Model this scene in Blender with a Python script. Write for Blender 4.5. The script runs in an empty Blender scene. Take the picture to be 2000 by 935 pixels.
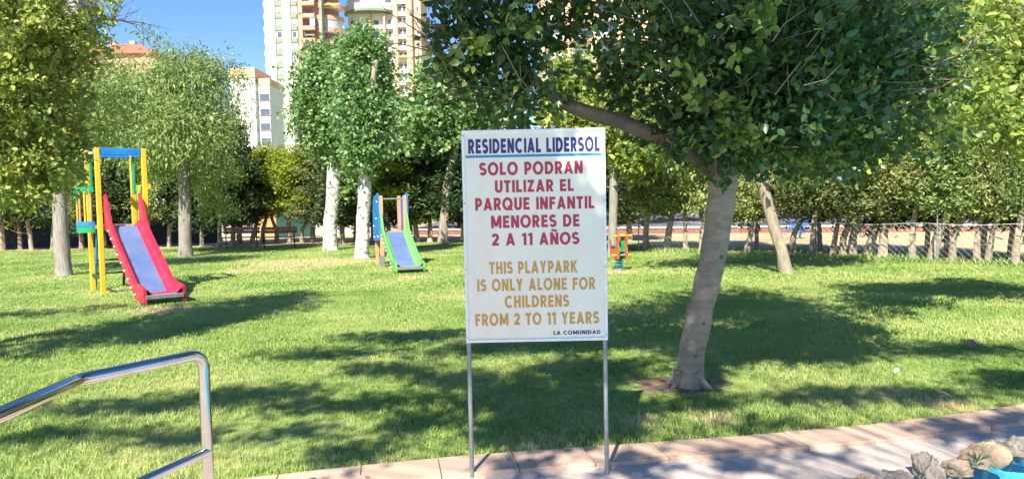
import bpy, bmesh, math, random
import numpy as np
from mathutils import Vector, Matrix, noise
R = math.radians
random.seed(7)
sc = bpy.context.scene
C = sc.collection

# ---------------------------------------------------------------- camera
F = 1444.0; CZ = 1.55; PITCH = R(2.9); ROLL = R(1.2)
fwd = Vector((0, math.cos(PITCH), -math.sin(PITCH)))
r0 = Vector((1, 0, 0)); u0 = r0.cross(fwd)
rgt = math.cos(ROLL) * r0 - math.sin(ROLL) * u0
upv = math.sin(ROLL) * r0 + math.cos(ROLL) * u0
cam_d = bpy.data.cameras.new("camera"); cam = bpy.data.objects.new("camera", cam_d); C.objects.link(cam)
cam_d.sensor_width = 36; cam_d.lens = F / 2000 * 36; cam_d.clip_end = 3000; cam_d.clip_start = 0.05
M = Matrix((rgt, upv, -fwd)).transposed().to_4x4(); M.translation = Vector((0, 0, CZ))
cam.matrix_world = M
sc.camera = cam
# ---------------------------------------------------------------- world, sun, exposure
SUN_EL = R(45); TRAVEL = Vector((0.27, 0.96, 0)).normalized()
w = bpy.data.worlds.new("World"); sc.world = w; w.use_nodes = True
wn = w.node_tree; bg = wn.nodes['Background']
sky = wn.nodes.new('ShaderNodeTexSky'); sky.sky_type = 'NISHITA'; sky.sun_disc = False
sky.sun_elevation = SUN_EL; sky.sun_rotation = math.atan2(-TRAVEL.x, -TRAVEL.y)
sky.air_density = 1.0; sky.dust_density = 0.1; sky.ozone_density = 4.0; sky.altitude = 100
hs = wn.nodes.new('ShaderNodeHueSaturation'); hs.inputs['Saturation'].default_value = 1.2; hs.inputs['Hue'].default_value = 0.512
wn.links.new(sky.outputs[0], hs.inputs['Color']); wn.links.new(hs.outputs[0], bg.inputs[0]); bg.inputs[1].default_value = 0.095
sd = bpy.data.lights.new("sun", 'SUN'); sd.energy = 5.0; sd.angle = R(0.6); sd.color = (1.0, 0.95, 0.86)
so = bpy.data.objects.new("sun", sd); C.objects.link(so)
dv = Vector((TRAVEL.x * math.cos(SUN_EL), TRAVEL.y * math.cos(SUN_EL), -math.sin(SUN_EL)))
so.rotation_euler = dv.to_track_quat('-Z', 'Y').to_euler(); so.location = (-3, -10, 20)
sc.view_settings.view_transform = 'Standard'; sc.view_settings.look = 'None'
sc.view_settings.exposure = 1.15; sc.view_settings.gamma = 1.0
sc.cycles.max_bounces = 6; sc.cycles.transparent_max_bounces = 4

# ---------------------------------------------------------------- placing
def ray(px, py):
    return fwd + rgt * ((px - 1000) / F) + upv * ((467.5 - py) / F)
def G(px, py, z=0.0):
    d = ray(px, py); t = (z - CZ) / d.z
    return Vector((0, 0, CZ)) + d * t
def P(px, py, Y):
    d = ray(px, py)
    return Vector((0, 0, CZ)) + d * (Y / d.y)

# ---------------------------------------------------------------- object helpers
def link(name, me, parent=None, loc=None):
    o = bpy.data.objects.new(name, me); C.objects.link(o)
    if parent: o.parent = parent
    if loc is not None: o.location = loc
    return o
def thing(name, label, cat, loc=(0, 0, 0), rz=0, group=None):
    o = link(name, None, None, loc); o.rotation_euler = (0, 0, rz); o.empty_display_size = 0.2
    o['label'] = label; o['category'] = cat
    if group: o['group'] = group
    return o
def tag(o, label, cat, group=None, kind=None):
    o['label'] = label; o['category'] = cat
    if group: o['group'] = group
    if kind: o['kind'] = kind
    return o
def dup(root, loc=None, rz=None, scale=None, label=None, group=None):
    r = root.copy(); C.objects.link(r)
    if loc is not None: r.location = loc
    if rz is not None: r.rotation_euler = (0, 0, rz)
    if scale is not None: r.scale = scale
    if label: r['label'] = label
    if group: r['group'] = group
    for ch in list(root.children):
        c = ch.copy(); C.objects.link(c); c.parent = r
        for g in ch.children:
            d = g.copy(); C.objects.link(d); d.parent = c
    return r
class MB:
    def __init__(s): s.v = []; s.f = []
    def add(s, vs, fs):
        n = len(s.v); s.v += [tuple(v) for v in vs]; s.f += [tuple(i + n for i in f) for f in fs]; return s
    def box(s, x0, x1, y0, y1, z0, z1, m=None):
        vs = [Vector(p) for p in ((x0,y0,z0),(x1,y0,z0),(x1,y1,z0),(x0,y1,z0),(x0,y0,z1),(x1,y0,z1),(x1,y1,z1),(x0,y1,z1))]
        if m: vs = [m @ v for v in vs]
        return s.add(vs, [(0,3,2,1),(4,5,6,7),(0,1,5,4),(1,2,6,5),(2,3,7,6),(3,0,4,7)])
    def tube(s, pts, rad, n=10, caps=True, jit=0.0, seed=0):
        pts = [Vector(p) for p in pts]
        if not hasattr(rad, '__len__'): rad = [rad] * len(pts)
        vs = []; ref = None
        for i, p in enumerate(pts):
            d = (pts[min(i + 1, len(pts) - 1)] - pts[max(i - 1, 0)]).normalized()
            if ref is None:
                ref = Vector((1, 0, 0)) if abs(d.x) < 0.8 else Vector((0, 1, 0))
            a = (ref - d * ref.dot(d)).normalized(); b = d.cross(a); ref = a
            for k in range(n):
                t = 2 * math.pi * k / n
                rr = rad[i]
                if jit: rr *= 1 + jit * noise.noise(Vector((math.cos(t) * 1.3, math.sin(t) * 1.3, i * 0.35 + seed * 7.1)))
                vs.append(p + a * (math.cos(t) * rr) + b * (math.sin(t) * rr))
        fs = []
        for i in range(len(pts) - 1):
            for k in range(n):
                k2 = (k + 1) % n
                fs.append((i*n+k, i*n+k2, (i+1)*n+k2, (i+1)*n+k))
        if caps:
            fs.append(tuple(range(n - 1, -1, -1))); fs.append(tuple((len(pts)-1)*n + k for k in range(n)))
        return s.add(vs, fs)
    def prism(s, poly, y0, y1):     # polygon in x,z extruded along y
        n = len(poly)
        vs = [(x, y0, z) for x, z in poly] + [(x, y1, z) for x, z in poly]
        fs = [tuple(range(n)), tuple(range(2*n-1, n-1, -1))]
        fs += [(i, i + n, (i+1) % n + n, (i+1) % n) for i in range(n)]
        return s.add(vs, fs)
    def mesh(s, name, mat, smooth=False, bevel=0):
        me = bpy.data.meshes.new(name); me.from_pydata(s.v, [], s.f)
        bm = bmesh.new(); bm.from_mesh(me)
        bmesh.ops.recalc_face_normals(bm, faces=bm.faces)
        if bevel:
            bmesh.ops.bevel(bm, geom=list(bm.edges), offset=bevel, segments=1, affect='EDGES', clamp_overlap=True)
        bm.to_mesh(me); bm.free()
        if mat: me.materials.append(mat)
        if smooth:
            me.polygons.foreach_set('use_smooth', [True] * len(me.polygons))
            try: me.set_sharp_from_angle(angle=R(40))
            except Exception: pass
        return me
    def build(s, name, mat, parent=None, smooth=False, bevel=0, loc=None):
        return link(name, s.mesh(name, mat, smooth, bevel), parent, loc)
def npmesh(name, V, Fc, mat, tint=None, smooth=False):
    me = bpy.data.meshes.new(name); nf, k = Fc.shape
    me.vertices.add(len(V)); me.vertices.foreach_set('co', V.astype(np.float32).ravel())
    me.loops.add(nf * k); me.loops.foreach_set('vertex_index', Fc.astype(np.int32).ravel())
    me.polygons.add(nf); me.polygons.foreach_set('loop_start', (np.arange(nf) * k).astype(np.int32))
    me.update(calc_edges=True)
    if tint is not None:
        a = me.attributes.new('tint', 'FLOAT', 'POINT'); a.data.foreach_set('value', tint.astype(np.float32))
    if smooth: me.polygons.foreach_set('use_smooth', [True] * nf)
    me.materials.append(mat); me.validate()
    return me

# ---------------------------------------------------------------- materials
def newmat(name):
    m = bpy.data.materials.new(name); m.use_nodes = True
    return m, m.node_tree, m.node_tree.nodes['Principled BSDF']
def ramp(nt, stops):
    r = nt.nodes.new('ShaderNodeValToRGB'); e = r.color_ramp.elements
    e[0].position = stops[0][0]; e[0].color = (*stops[0][1], 1)
    e[1].position = stops[-1][0]; e[1].color = (*stops[-1][1], 1)
    for p, c in stops[1:-1]:
        n = e.new(p); n.color = (*c, 1)
    return r
def surf(name, c1, c2=None, scale=5.0, rough=0.6, metal=0.0, bump=0.0, bscale=40.0, stretch=(1, 1, 1), detail=6, coat=0, world=False):
    m, nt, b = newmat(name)
    b.inputs['Roughness'].default_value = rough; b.inputs['Metallic'].default_value = metal
    b.inputs['Coat Weight'].default_value = coat
    if c2 is None: c2 = tuple(x * 0.75 for x in c1)
    if world: src = nt.nodes.new('ShaderNodeNewGeometry').outputs['Position']
    else: src = nt.nodes.new('ShaderNodeTexCoord').outputs['Object']
    mp = nt.nodes.new('ShaderNodeMapping'); mp.inputs['Scale'].default_value = stretch; nt.links.new(src, mp.inputs[0])
    n = nt.nodes.new('ShaderNodeTexNoise'); n.inputs['Scale'].default_value = scale; n.inputs['Detail'].default_value = detail
    n.inputs['Roughness'].default_value = 0.65
    nt.links.new(mp.outputs[0], n.inputs['Vector'])
    r = ramp(nt, [(0.32, c1), (0.68, c2)]); nt.links.new(n.outputs['Fac'], r.inputs[0]); nt.links.new(r.outputs[0], b.inputs['Base Color'])
    if bump:
        n2 = nt.nodes.new('ShaderNodeTexNoise'); n2.inputs['Scale'].default_value = bscale; n2.inputs['Detail'].default_value = 5
        nt.links.new(mp.outputs[0], n2.inputs['Vector'])
        bp = nt.nodes.new('ShaderNodeBump'); bp.inputs['Strength'].default_value = bump; bp.inputs['Distance'].default_value = 0.02
        nt.links.new(n2.outputs['Fac'], bp.inputs['Height']); nt.links.new(bp.outputs[0], b.inputs['Normal'])
    return m
def leafmat(name, stops, rough=0.45, trans=0.35, tcol=(0.28, 0.42, 0.03), vary=0.0):
    m, nt, b = newmat(name)
    at = nt.nodes.new('ShaderNodeAttribute'); at.attribute_name = 'tint'
    r = ramp(nt, stops); nt.links.new(at.outputs['Fac'], r.inputs[0])
    if vary:        # each tree of the row has its own tone
        oi = nt.nodes.new('ShaderNodeObjectInfo'); h = nt.nodes.new('ShaderNodeHueSaturation')
        m1 = nt.nodes.new('ShaderNodeMapRange'); m1.inputs[3].default_value = .47; m1.inputs[4].default_value = .535; nt.links.new(oi.outputs['Random'], m1.inputs[0]); nt.links.new(m1.outputs[0], h.inputs['Hue'])
        m2 = nt.nodes.new('ShaderNodeMath'); m2.operation = 'FRACT'; m3 = nt.nodes.new('ShaderNodeMath'); m3.operation = 'MULTIPLY'; m3.inputs[1].default_value = 7.3
        nt.links.new(oi.outputs['Random'], m3.inputs[0]); nt.links.new(m3.outputs[0], m2.inputs[0])
        m4 = nt.nodes.new('ShaderNodeMapRange'); m4.inputs[3].default_value = 1 - vary; m4.inputs[4].default_value = 1 + vary * .6; nt.links.new(m2.outputs[0], m4.inputs[0]); nt.links.new(m4.outputs[0], h.inputs['Value'])
        nt.links.new(r.outputs[0], h.inputs['Color']); r = h
    nt.links.new(r.outputs[0], b.inputs['Base Color']); b.inputs['Roughness'].default_value = rough
    t = nt.nodes.new('ShaderNodeBsdfTranslucent')
    mx = nt.nodes.new('ShaderNodeMixRGB'); mx.blend_type = 'MIX'; mx.inputs[0].default_value = 0.5; mx.inputs[2].default_value = (*tcol, 1)
    nt.links.new(r.outputs[0], mx.inputs[1]); nt.links.new(mx.outputs[0], t.inputs[0])
    ms = nt.nodes.new('ShaderNodeMixShader'); ms.inputs[0].default_value = trans
    out = nt.nodes['Material Output']
    nt.links.new(b.outputs[0], ms.inputs[1]); nt.links.new(t.outputs[0], ms.inputs[2]); nt.links.new(ms.outputs[0], out.inputs[0])
    return m
MT = {}
MT['leaf_laurel'] = leafmat('leaf_laurel', [(0, (0.018, 0.045, 0.02)), (0.5, (0.05, 0.105, 0.032)), (0.78, (0.15, 0.24, 0.05)), (1, (0.42, 0.46, 0.09))], 0.36, 0.33, (0.30, 0.44, 0.05))
MT['leaf_lime'] = leafmat('leaf_lime', [(0, (0.07, 0.13, 0.03)), (0.4, (0.26, 0.35, 0.07)), (0.75, (0.47, 0.52, 0.12)), (1, (0.70, 0.60, 0.15))], 0.42, 0.42, (0.52, 0.56, 0.08))
MT['leaf_feather'] = leafmat('leaf_feather', [(0, (0.06, 0.12, 0.03)), (0.45, (0.26, 0.36, 0.10)), (1, (0.56, 0.62, 0.27))], 0.5, 0.42, (0.42, 0.53, 0.12))
MT['leaf_poplar'] = leafmat('leaf_poplar', [(0, (0.05, 0.13, 0.04)), (0.5, (0.21, 0.36, 0.11)), (0.85, (0.42, 0.55, 0.25)), (1, (0.64, 0.70, 0.56))], 0.42, 0.4, (0.38, 0.54, 0.13))
MT['leaf_cypress'] = leafmat('leaf_cypress', [(0, (0.10, 0.15, 0.04)), (0.5, (0.26, 0.31, 0.09)), (0.85, (0.42, 0.44, 0.16)), (1, (0.45, 0.33, 0.19))], 0.65, 0.25, (0.36, 0.42, 0.10), vary=.5)
MT['leaf_dark_cypress'] = leafmat('leaf_dark_cypress', [(0, (0.025, 0.05, 0.018)), (0.6, (0.07, 0.115, 0.03)), (1, (0.19, 0.22, 0.06))], 0.65, 0.2, (0.15, 0.2, 0.04), vary=.3)
MT['leaf_gold_cypress'] = leafmat('leaf_gold_cypress', [(0, (0.12, 0.18, 0.02)), (0.5, (0.32, 0.40, 0.04)), (1, (0.55, 0.55, 0.07))], 0.65, 0.35, (0.55, 0.58, 0.05))
MT['leaf_purple'] = leafmat('leaf_purple', [(0, (0.10, 0.05, 0.35)), (1, (0.30, 0.18, 0.75))], 0.6, 0.3, (0.3, 0.1, 0.7))
MT['leaf_blue'] = leafmat('leaf_blue', [(0, (0.02, 0.18, 0.55)), (1, (0.08, 0.42, 0.85))], 0.6, 0.3, (0.05, 0.3, 0.7))
MT['bark_grey'] = surf('bark_grey', (0.30, 0.24, 0.17), (0.17, 0.13, 0.095), 9, 0.85, bump=0.7, bscale=26, stretch=(1, 1, 2.2))
MT['bark_main'] = surf('bark_main', (0.42, 0.34, 0.25), (0.24, 0.19, 0.14), 6, 0.9, bump=0.6, bscale=22, stretch=(1.2, 1.2, 3.0), detail=9)
MT['bark_limb'] = surf('bark_limb', (0.22, 0.145, 0.095), (0.12, 0.08, 0.055), 9, 0.85, bump=0.5, bscale=30)
MT['bark_hedge'] = surf('bark_hedge', (0.42, 0.35, 0.26), (0.22, 0.17, 0.12), 6, 0.9, bump=0.8, bscale=20, stretch=(3, 3, 0.7))
MT['bark_groove'] = surf('bark_groove', (0.40, 0.36, 0.30), (0.17, 0.15, 0.12), 14, 0.9, bump=1.0, bscale=22, stretch=(3, 3, 0.25))
def poplar_bark():
    m, nt, b = newmat('bark_poplar'); b.inputs['Roughness'].default_value = 0.8
    tc = nt.nodes.new('ShaderNodeTexCoord'); mp = nt.nodes.new('ShaderNodeMapping'); mp.inputs['Scale'].default_value = (1, 1, 1.5)
    nt.links.new(tc.outputs['Object'], mp.inputs[0])
    n = nt.nodes.new('ShaderNodeTexNoise'); n.inputs['Scale'].default_value = 6; n.inputs['Detail'].default_value = 7; n.inputs['Roughness'].default_value = 0.7
    nt.links.new(mp.outputs[0], n.inputs['Vector'])
    r = ramp(nt, [(0.41, (0.10, 0.09, 0.08)), (0.455, (0.42, 0.39, 0.34)), (0.54, (0.66, 0.63, 0.57))])
    nt.links.new(n.outputs['Fac'], r.inputs[0]); nt.links.new(r.outputs[0], b.inputs['Base Color'])
    bp = nt.nodes.new('ShaderNodeBump'); bp.inputs['Strength'].default_value = 0.5; bp.inputs['Distance'].default_value = 0.02
    nt.links.new(n.outputs['Fac'], bp.inputs['Height']); nt.links.new(bp.outputs[0], b.inputs['Normal'])
    return m
MT['bark_poplar'] = poplar_bark()
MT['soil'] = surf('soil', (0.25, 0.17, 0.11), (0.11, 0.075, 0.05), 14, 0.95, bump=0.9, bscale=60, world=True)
MT['ochre'] = surf('ochre_earth', (0.56, 0.40, 0.21), (0.44, 0.30, 0.15), 1.5, 0.95, bump=0.5, bscale=12, world=True)
MT['road'] = surf('road_surface', (0.155, 0.12, 0.15), (0.125, 0.10, 0.125), 2, 0.9, bump=0.2, world=True)
MT['concrete'] = surf('pavement_concrete', (0.62, 0.52, 0.43), (0.46, 0.38, 0.32), 3.5, 0.85, bump=0.35, bscale=70, world=True)
MT['kerb'] = surf('kerb_stone', (0.56, 0.37, 0.25), (0.50, 0.36, 0.27), 7, 0.8, bump=0.3, bscale=60, world=True)
MT['joint'] = surf('mortar', (0.50, 0.40, 0.32), None, 10, 0.9, world=True)
MT['rock'] = surf('rock', (0.36, 0.30, 0.24), (0.17, 0.14, 0.115), 5, 0.9, bump=1.0, bscale=16, detail=9)
MT['rock_pale'] = surf('rock_pale', (0.46, 0.35, 0.22), (0.27, 0.19, 0.12), 5, 0.9, bump=1.0, bscale=16, detail=9)
MT['rock_red'] = surf('rock_red', (0.46, 0.26, 0.18), (0.28, 0.15, 0.11), 5, 0.9, bump=1.0, bscale=16, detail=9)
MT['steel'] = surf('polished_steel', (0.62, 0.60, 0.58), (0.50, 0.48, 0.46), 9, 0.13, 1.0, detail=9)
MT['galv'] = surf('galvanised_steel', (0.30, 0.32, 0.34), (0.20, 0.21, 0.22), 25, 0.55, 0.5)
MT['sign_white'] = surf('sign_white', (0.80, 0.74, 0.62), (0.71, 0.65, 0.53), 2.5, 0.34, stretch=(2.5, 1, .8), detail=10)
MT['sign_frame'] = surf('sign_frame', (0.80, 0.80, 0.80), (0.68, 0.68, 0.68), 20, 0.35)
MT['navy'] = surf('navy_print', (0.015, 0.018, 0.13), (0.02, 0.024, 0.16), 20, 0.45)
MT['cyan'] = surf('cyan_print', (0.01, 0.25, 0.47), None, 20, 0.45)
MT['crimson'] = surf('crimson_print', (0.42, 0.022, 0.06), (0.36, 0.02, 0.05), 20, 0.45)
MT['gold'] = surf('gold_print', (0.55, 0.30, 0.055), (0.48, 0.25, 0.045), 20, 0.45)
MT['yellow'] = surf('yellow_paint', (0.80, 0.50, 0.02), (0.60, 0.33, 0.02), 5, 0.5, stretch=(1, 1, .3), bump=0.15)
MT['red'] = surf('red_plastic', (0.60, 0.03, 0.07), (0.42, 0.012, 0.035), 3.5, 0.42)
MT['slide_green'] = surf('green_plastic', (0.17, 0.46, 0.11), (0.12, 0.34, 0.08), 4, 0.4)
MT['blue'] = surf('blue_paint', (0.02, 0.22, 0.56), (0.01, 0.14, 0.42), 5, 0.45)
MT['green'] = surf('green_paint', (0.012, 0.30, 0.12), (0.01, 0.24, 0.09), 5, 0.45)
MT['dkgreen'] = surf('dark_green_paint', (0.01, 0.07, 0.05), None, 5, 0.5)
MT['bed'] = surf('slide_bed_steel', (0.10, 0.17, 0.36), (0.19, 0.25, 0.42), 2.2, 0.42, 0.3, bump=.15, detail=9)
MT['bolt'] = surf('bolt_cap', (0.75, 0.75, 0.72), None, 5, 0.4)
MT['wood'] = surf('play_wood', (0.62, 0.35, 0.22), (0.48, 0.22, 0.12), 8, 0.7, stretch=(4, 4, .5), bump=0.3)
MT['wood_red'] = surf('bench_wood', (0.30, 0.09, 0.055), (0.17, 0.05, 0.035), 6, 0.6, stretch=(.4, 4, 4), bump=0.3)
MT['iron'] = surf('bench_iron', (0.03, 0.03, 0.035), None, 6, 0.5, 0.3)
MT['orange'] = surf('orange_plastic', (0.58, 0.15, 0.05), (0.42, 0.10, 0.035), 5, 0.45)
MT['teal'] = surf('teal_spring', (0.01, 0.20, 0.24), None, 5, 0.4)
MT['dkwall'] = surf('dark_wall', (0.05, 0.06, 0.085), (0.035, 0.042, 0.06), 3, 0.9, bump=0.4, bscale=10)
MT['greywall'] = surf('grey_wall', (0.42, 0.41, 0.38), (0.34, 0.33, 0.31), 1, 0.9)
MT['ochrewall'] = surf('ochre_door', (0.48, 0.31, 0.10), None, 4, 0.7)
MT['brickedge'] = surf('brick_edge', (0.26, 0.13, 0.09), (0.19, 0.09, 0.065), 5, 0.9, world=True)
MT['white_edge'] = surf('white_edge', (0.60, 0.54, 0.46), None, 5, 0.8, world=True)
MT['wire'] = surf('fence_wire', (0.55, 0.55, 0.52), None, 30, 0.5, 0.5)
MT['cream'] = surf('cream_render', (0.78, 0.70, 0.52), (0.72, 0.65, 0.49), 0.25, 0.9)
MT['bwhite'] = surf('white_render', (0.80, 0.76, 0.70), (0.70, 0.66, 0.62), 0.3, 0.9)
MT['peach'] = surf('peach_render', (0.74, 0.46, 0.28), (0.68, 0.42, 0.26), 0.3, 0.9)
MT['salmon'] = surf('salmon_render', (0.62, 0.33, 0.24), (0.54, 0.28, 0.21), 0.5, 0.9)
MT['mauve'] = surf('mauve_render', (0.36, 0.22, 0.20), (0.30, 0.18, 0.17), 0.5, 0.9)
MT['bgreen'] = surf('green_panel', (0.26, 0.34, 0.22), (0.21, 0.28, 0.18), 0.5, 0.9)
MT['lilac'] = surf('lilac_render', (0.36, 0.33, 0.40), (0.28, 0.26, 0.33), 0.3, 0.9)
MT['roof'] = surf('roof_tile', (0.50, 0.16, 0.09), (0.38, 0.12, 0.07), 1.2, 0.9)
MT['awning'] = surf('awning_orange', (0.85, 0.42, 0.08), None, 2, 0.8)
MT['shutter'] = surf('shutter_white', (0.78, 0.76, 0.70), (0.66, 0.64, 0.60), 0.8, 0.7)
gm, nt_, b_ = newmat('window_glass'); b_.inputs['Base Color'].default_value = (0.10, 0.12, 0.16, 1); b_.inputs['Roughness'].default_value = 0.12; MT['glass'] = gm
gm, nt_, b_ = newmat('balcony_glass'); b_.inputs['Base Color'].default_value = (0.40, 0.42, 0.46, 1); b_.inputs['Roughness'].default_value = 0.25; MT['glass2'] = gm
gm, nt_, b_ = newmat('pool_water')
b_.inputs['Base Color'].default_value = (0.10, 0.62, 0.78, 1); b_.inputs['Roughness'].default_value = 0.06
tn = nt_.nodes.new('ShaderNodeTexNoise'); tn.inputs['Scale'].default_value = 5; tb = nt_.nodes.new('ShaderNodeBump'); tb.inputs['Strength'].default_value = 0.35; tb.inputs['Distance'].default_value = 0.05
nt_.links.new(tn.outputs[0], tb.inputs['Height']); nt_.links.new(tb.outputs[0], b_.inputs['Normal']); MT['water'] = gm

def lawnmat(name, blades):
    m, nt, b = newmat(name); b.inputs['Roughness'].default_value = 0.6
    geo = nt.nodes.new('ShaderNodeNewGeometry')
    n1 = nt.nodes.new('ShaderNodeTexNoise'); n1.inputs['Scale'].default_value = 0.55; n1.inputs['Detail'].default_value = 5; n1.inputs['Roughness'].default_value = 0.6
    nt.links.new(geo.outputs['Position'], n1.inputs['Vector'])
    n2 = nt.nodes.new('ShaderNodeTexNoise'); n2.inputs['Scale'].default_value = 34.0 if blades else 30.0; n2.inputs['Detail'].default_value = 4
    nt.links.new(geo.outputs['Position'], n2.inputs['Vector'])
    ad = nt.nodes.new('ShaderNodeMath'); ad.operation = 'MULTIPLY_ADD'; ad.inputs[1].default_value = 0.55
    ml = nt.nodes.new('ShaderNodeMath'); ml.operation = 'MULTIPLY'; ml.inputs[1].default_value = 0.45
    nt.links.new(n2.outputs['Fac'], ml.inputs[0]); nt.links.new(n1.outputs['Fac'], ad.inputs[0]); nt.links.new(ml.outputs[0], ad.inputs[2])
    acc = ad
    for (px, py, rad, k) in ((600, 512, 2.6, .16), (480, 530, 1.6, .1), (1395, 815, .28, .2), (1250, 822, .2, .14), (1860, 785, .3, .16), (1740, 760, .3, .1), (1060, 870, .35, .12), (750, 905, .3, .1), (318, 604, .55, .25), (805, 541, .5, .22), (1209, 530, .5, .2), (215, 575, .8, .12)):
        c = G(px, py); vd = nt.nodes.new('ShaderNodeVectorMath'); vd.operation = 'DISTANCE'; vd.inputs[1].default_value = c
        nt.links.new(geo.outputs['Position'], vd.inputs[0])
        mr = nt.nodes.new('ShaderNodeMapRange'); mr.inputs[1].default_value = rad * .3; mr.inputs[2].default_value = rad; mr.inputs[3].default_value = k; mr.inputs[4].default_value = 0
        nt.links.new(vd.outputs['Value'], mr.inputs[0])
        a2 = nt.nodes.new('ShaderNodeMath'); a2.operation = 'ADD'; nt.links.new(acc.outputs[0], a2.inputs[0]); nt.links.new(mr.outputs[0], a2.inputs[1]); acc = a2
    ad = acc
    if blades:
        r = ramp(nt, [(0.36, (0.18, 0.31, 0.06)), (0.50, (0.35, 0.47, 0.12)), (0.60, (0.53, 0.57, 0.22)), (0.72, (0.68, 0.57, 0.32))])
    else:
        r = ramp(nt, [(0.36, (0.15, 0.24, 0.045)), (0.5, (0.24, 0.31, 0.07)), (0.62, (0.36, 0.33, 0.12)), (0.72, (0.44, 0.33, 0.18))])
    nt.links.new(ad.outputs[0], r.inputs[0]); nt.links.new(r.outputs[0], b.inputs['Base Color'])
    if blades:
        t = nt.nodes.new('ShaderNodeBsdfTranslucent'); nt.links.new(r.outputs[0], t.inputs[0])
        ms = nt.nodes.new('ShaderNodeMixShader'); ms.inputs[0].default_value = 0.4
        nt.links.new(b.outputs[0], ms.inputs[1]); nt.links.new(t.outputs[0], ms.inputs[2]); nt.links.new(ms.outputs[0], nt.nodes['Material Output'].inputs[0])
    return m
MT['lawn'] = lawnmat('lawn_ground', False); MT['blade'] = lawnmat('grass_blade', True)

# ================================================================ GROUND
kp = [G(*p) for p in ((440, 945), (520, 930), (760, 905), (950, 885), (1187, 875), (1340, 862), (1500, 848), (1750, 822), (2000, 791))]
kfit = np.polyfit([p.x for p in kp], [p.y for p in kp], 3)
def yk(x):
    xc = min(max(x, -1.9), 4.2); y = float(np.polyval(kfit, xc))
    d = float(np.polyval(np.polyder(kfit), xc))
    return y + (x - xc) * max(min(d, 0.45), 0.12)
def sheet(name, mat, xs, flo, fhi, z, ny=1, kind='structure', zf=None):
    mb = MB(); nx = len(xs)
    for x in xs:
        a, b = flo(x), fhi(x)
        for j in range(ny + 1):
            y = a + (b - a) * j / ny; mb.v.append((x, y, z + (zf(x, y) if zf else 0)))
    for i in range(nx - 1):
        for j in range(ny):
            a = i * (ny + 1) + j; mb.f.append((a, a + ny + 1, a + ny + 2, a + 1))
    o = mb.build(name, mat); o['kind'] = kind; return o
xs = sorted(set([-900, -300, -100, -40, -20] + list(np.arange(-12, 12.01, 0.25)) + [20, 40, 100, 300, 900]))
# base ground: one sheet to the horizon, slightly below everything
g = MB().add([(-900, -900, -1.2), (900, -900, -1.2), (900, 900, -1.2), (-900, 900, -1.2)], [(0, 1, 2, 3)]).build('ground', MT['ochre']); g['kind'] = 'structure'
sheet('lawn', MT['lawn'], xs, lambda x: yk(x) - 0.02, lambda x: 900, -0.02, 1)
sheet('earth_strip', MT['ochre'], [-4.5, -2, 0, 3, 6, 9, 12, 16, 22, 40, 80], lambda x: 31.0 if x < 0 else max(31.0 - 1.0 * x * 0.93, 10), lambda x: 60, -0.012, 1)
sheet('bench_earth', MT['ochre'], [-22, -15, -8, -4.5], lambda x: 29.2, lambda x: 60, -0.012, 1)
sheet('road', MT['road'], [-6, 0, 5, 30, 120], lambda x: 36.0 - 0.35 * x, lambda x: 75, 0.05, 1)
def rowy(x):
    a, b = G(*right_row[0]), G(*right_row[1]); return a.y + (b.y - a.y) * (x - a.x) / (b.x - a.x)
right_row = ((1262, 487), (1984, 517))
sheet('hedge_shade_strip', MT['soil'], [3.2, 5, 7, 9, 11, 13.5], lambda x: rowy(x) - .35, lambda x: rowy(x) + 2.6 + .4 * math.sin(x * 1.7), -0.006, 1)  # dark soil colour painting the hedge's shade onto the earth behind the trunks
# kerb edging of the road, laid in lengths
eroot = thing('road_kerb', 'red brick road kerb with white top behind the hedge trunks', 'kerb', (0, 0, 0))
for i in range(24):
    x0 = -5 + i * 1.5
    ya, yb = 35.9 - 0.35 * x0, 35.9 - 0.35 * (x0 + 1.48)
    m = MB(); m.add([(x0, ya - .2, -.02), (x0 + 1.48, yb - .2, -.02), (x0 + 1.48, yb, -.02), (x0, ya, -.02), (x0, ya - .2, .22), (x0 + 1.48, yb - .2, .22), (x0 + 1.48, yb, .22), (x0, ya, .22)],
          [(0,3,2,1),(4,5,6,7),(0,1,5,4),(1,2,6,5),(2,3,7,6),(3,0,4,7)]).build('kerb_block', MT['brickedge'], eroot)
    m = MB(); m.add([(x0, ya - .24, .222), (x0 + 1.48, yb - .24, .222), (x0 + 1.48, yb, .222), (x0, ya, .222), (x0, ya - .24, .30), (x0 + 1.48, yb - .24, .30), (x0 + 1.48, yb, .30), (x0, ya, .30)],
          [(0,3,2,1),(4,5,6,7),(0,1,5,4),(1,2,6,5),(2,3,7,6),(3,0,4,7)]).build('kerb_cap', MT['white_edge'], eroot)
# pool and pavement
def ypool(x): return yk(x) - 0.80 - 0.04 * math.sin(3 * x) + 0.29 * min(1, max(0, (x - 2.35) / .5))
PX0, PX1 = 0.9, 9.0
pxs = [-60, -20, -8, -4] + list(np.arange(-3, PX0, 0.3)) + [PX0]
kin = lambda x: yk(x) - 0.30
sheet('pavement', MT['concrete'], pxs, lambda x: -60, kin, -0.012)
sheet('pavement', MT['concrete'], [PX0] + list(np.arange(PX0 + .2, PX1, .25)) + [PX1], ypool, kin, -0.012)
sheet('pavement', MT['concrete'], [PX1, 12, 20, 60], lambda x: -60, kin, -0.012)
sheet('pavement', MT['concrete'], [PX0, PX1], lambda x: -60, lambda x: -8, -0.012)
sheet('pool_water', MT['water'], [PX0 - .3, PX1 + .3], lambda x: -8.3, lambda x: 6.5, -0.16)
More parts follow.
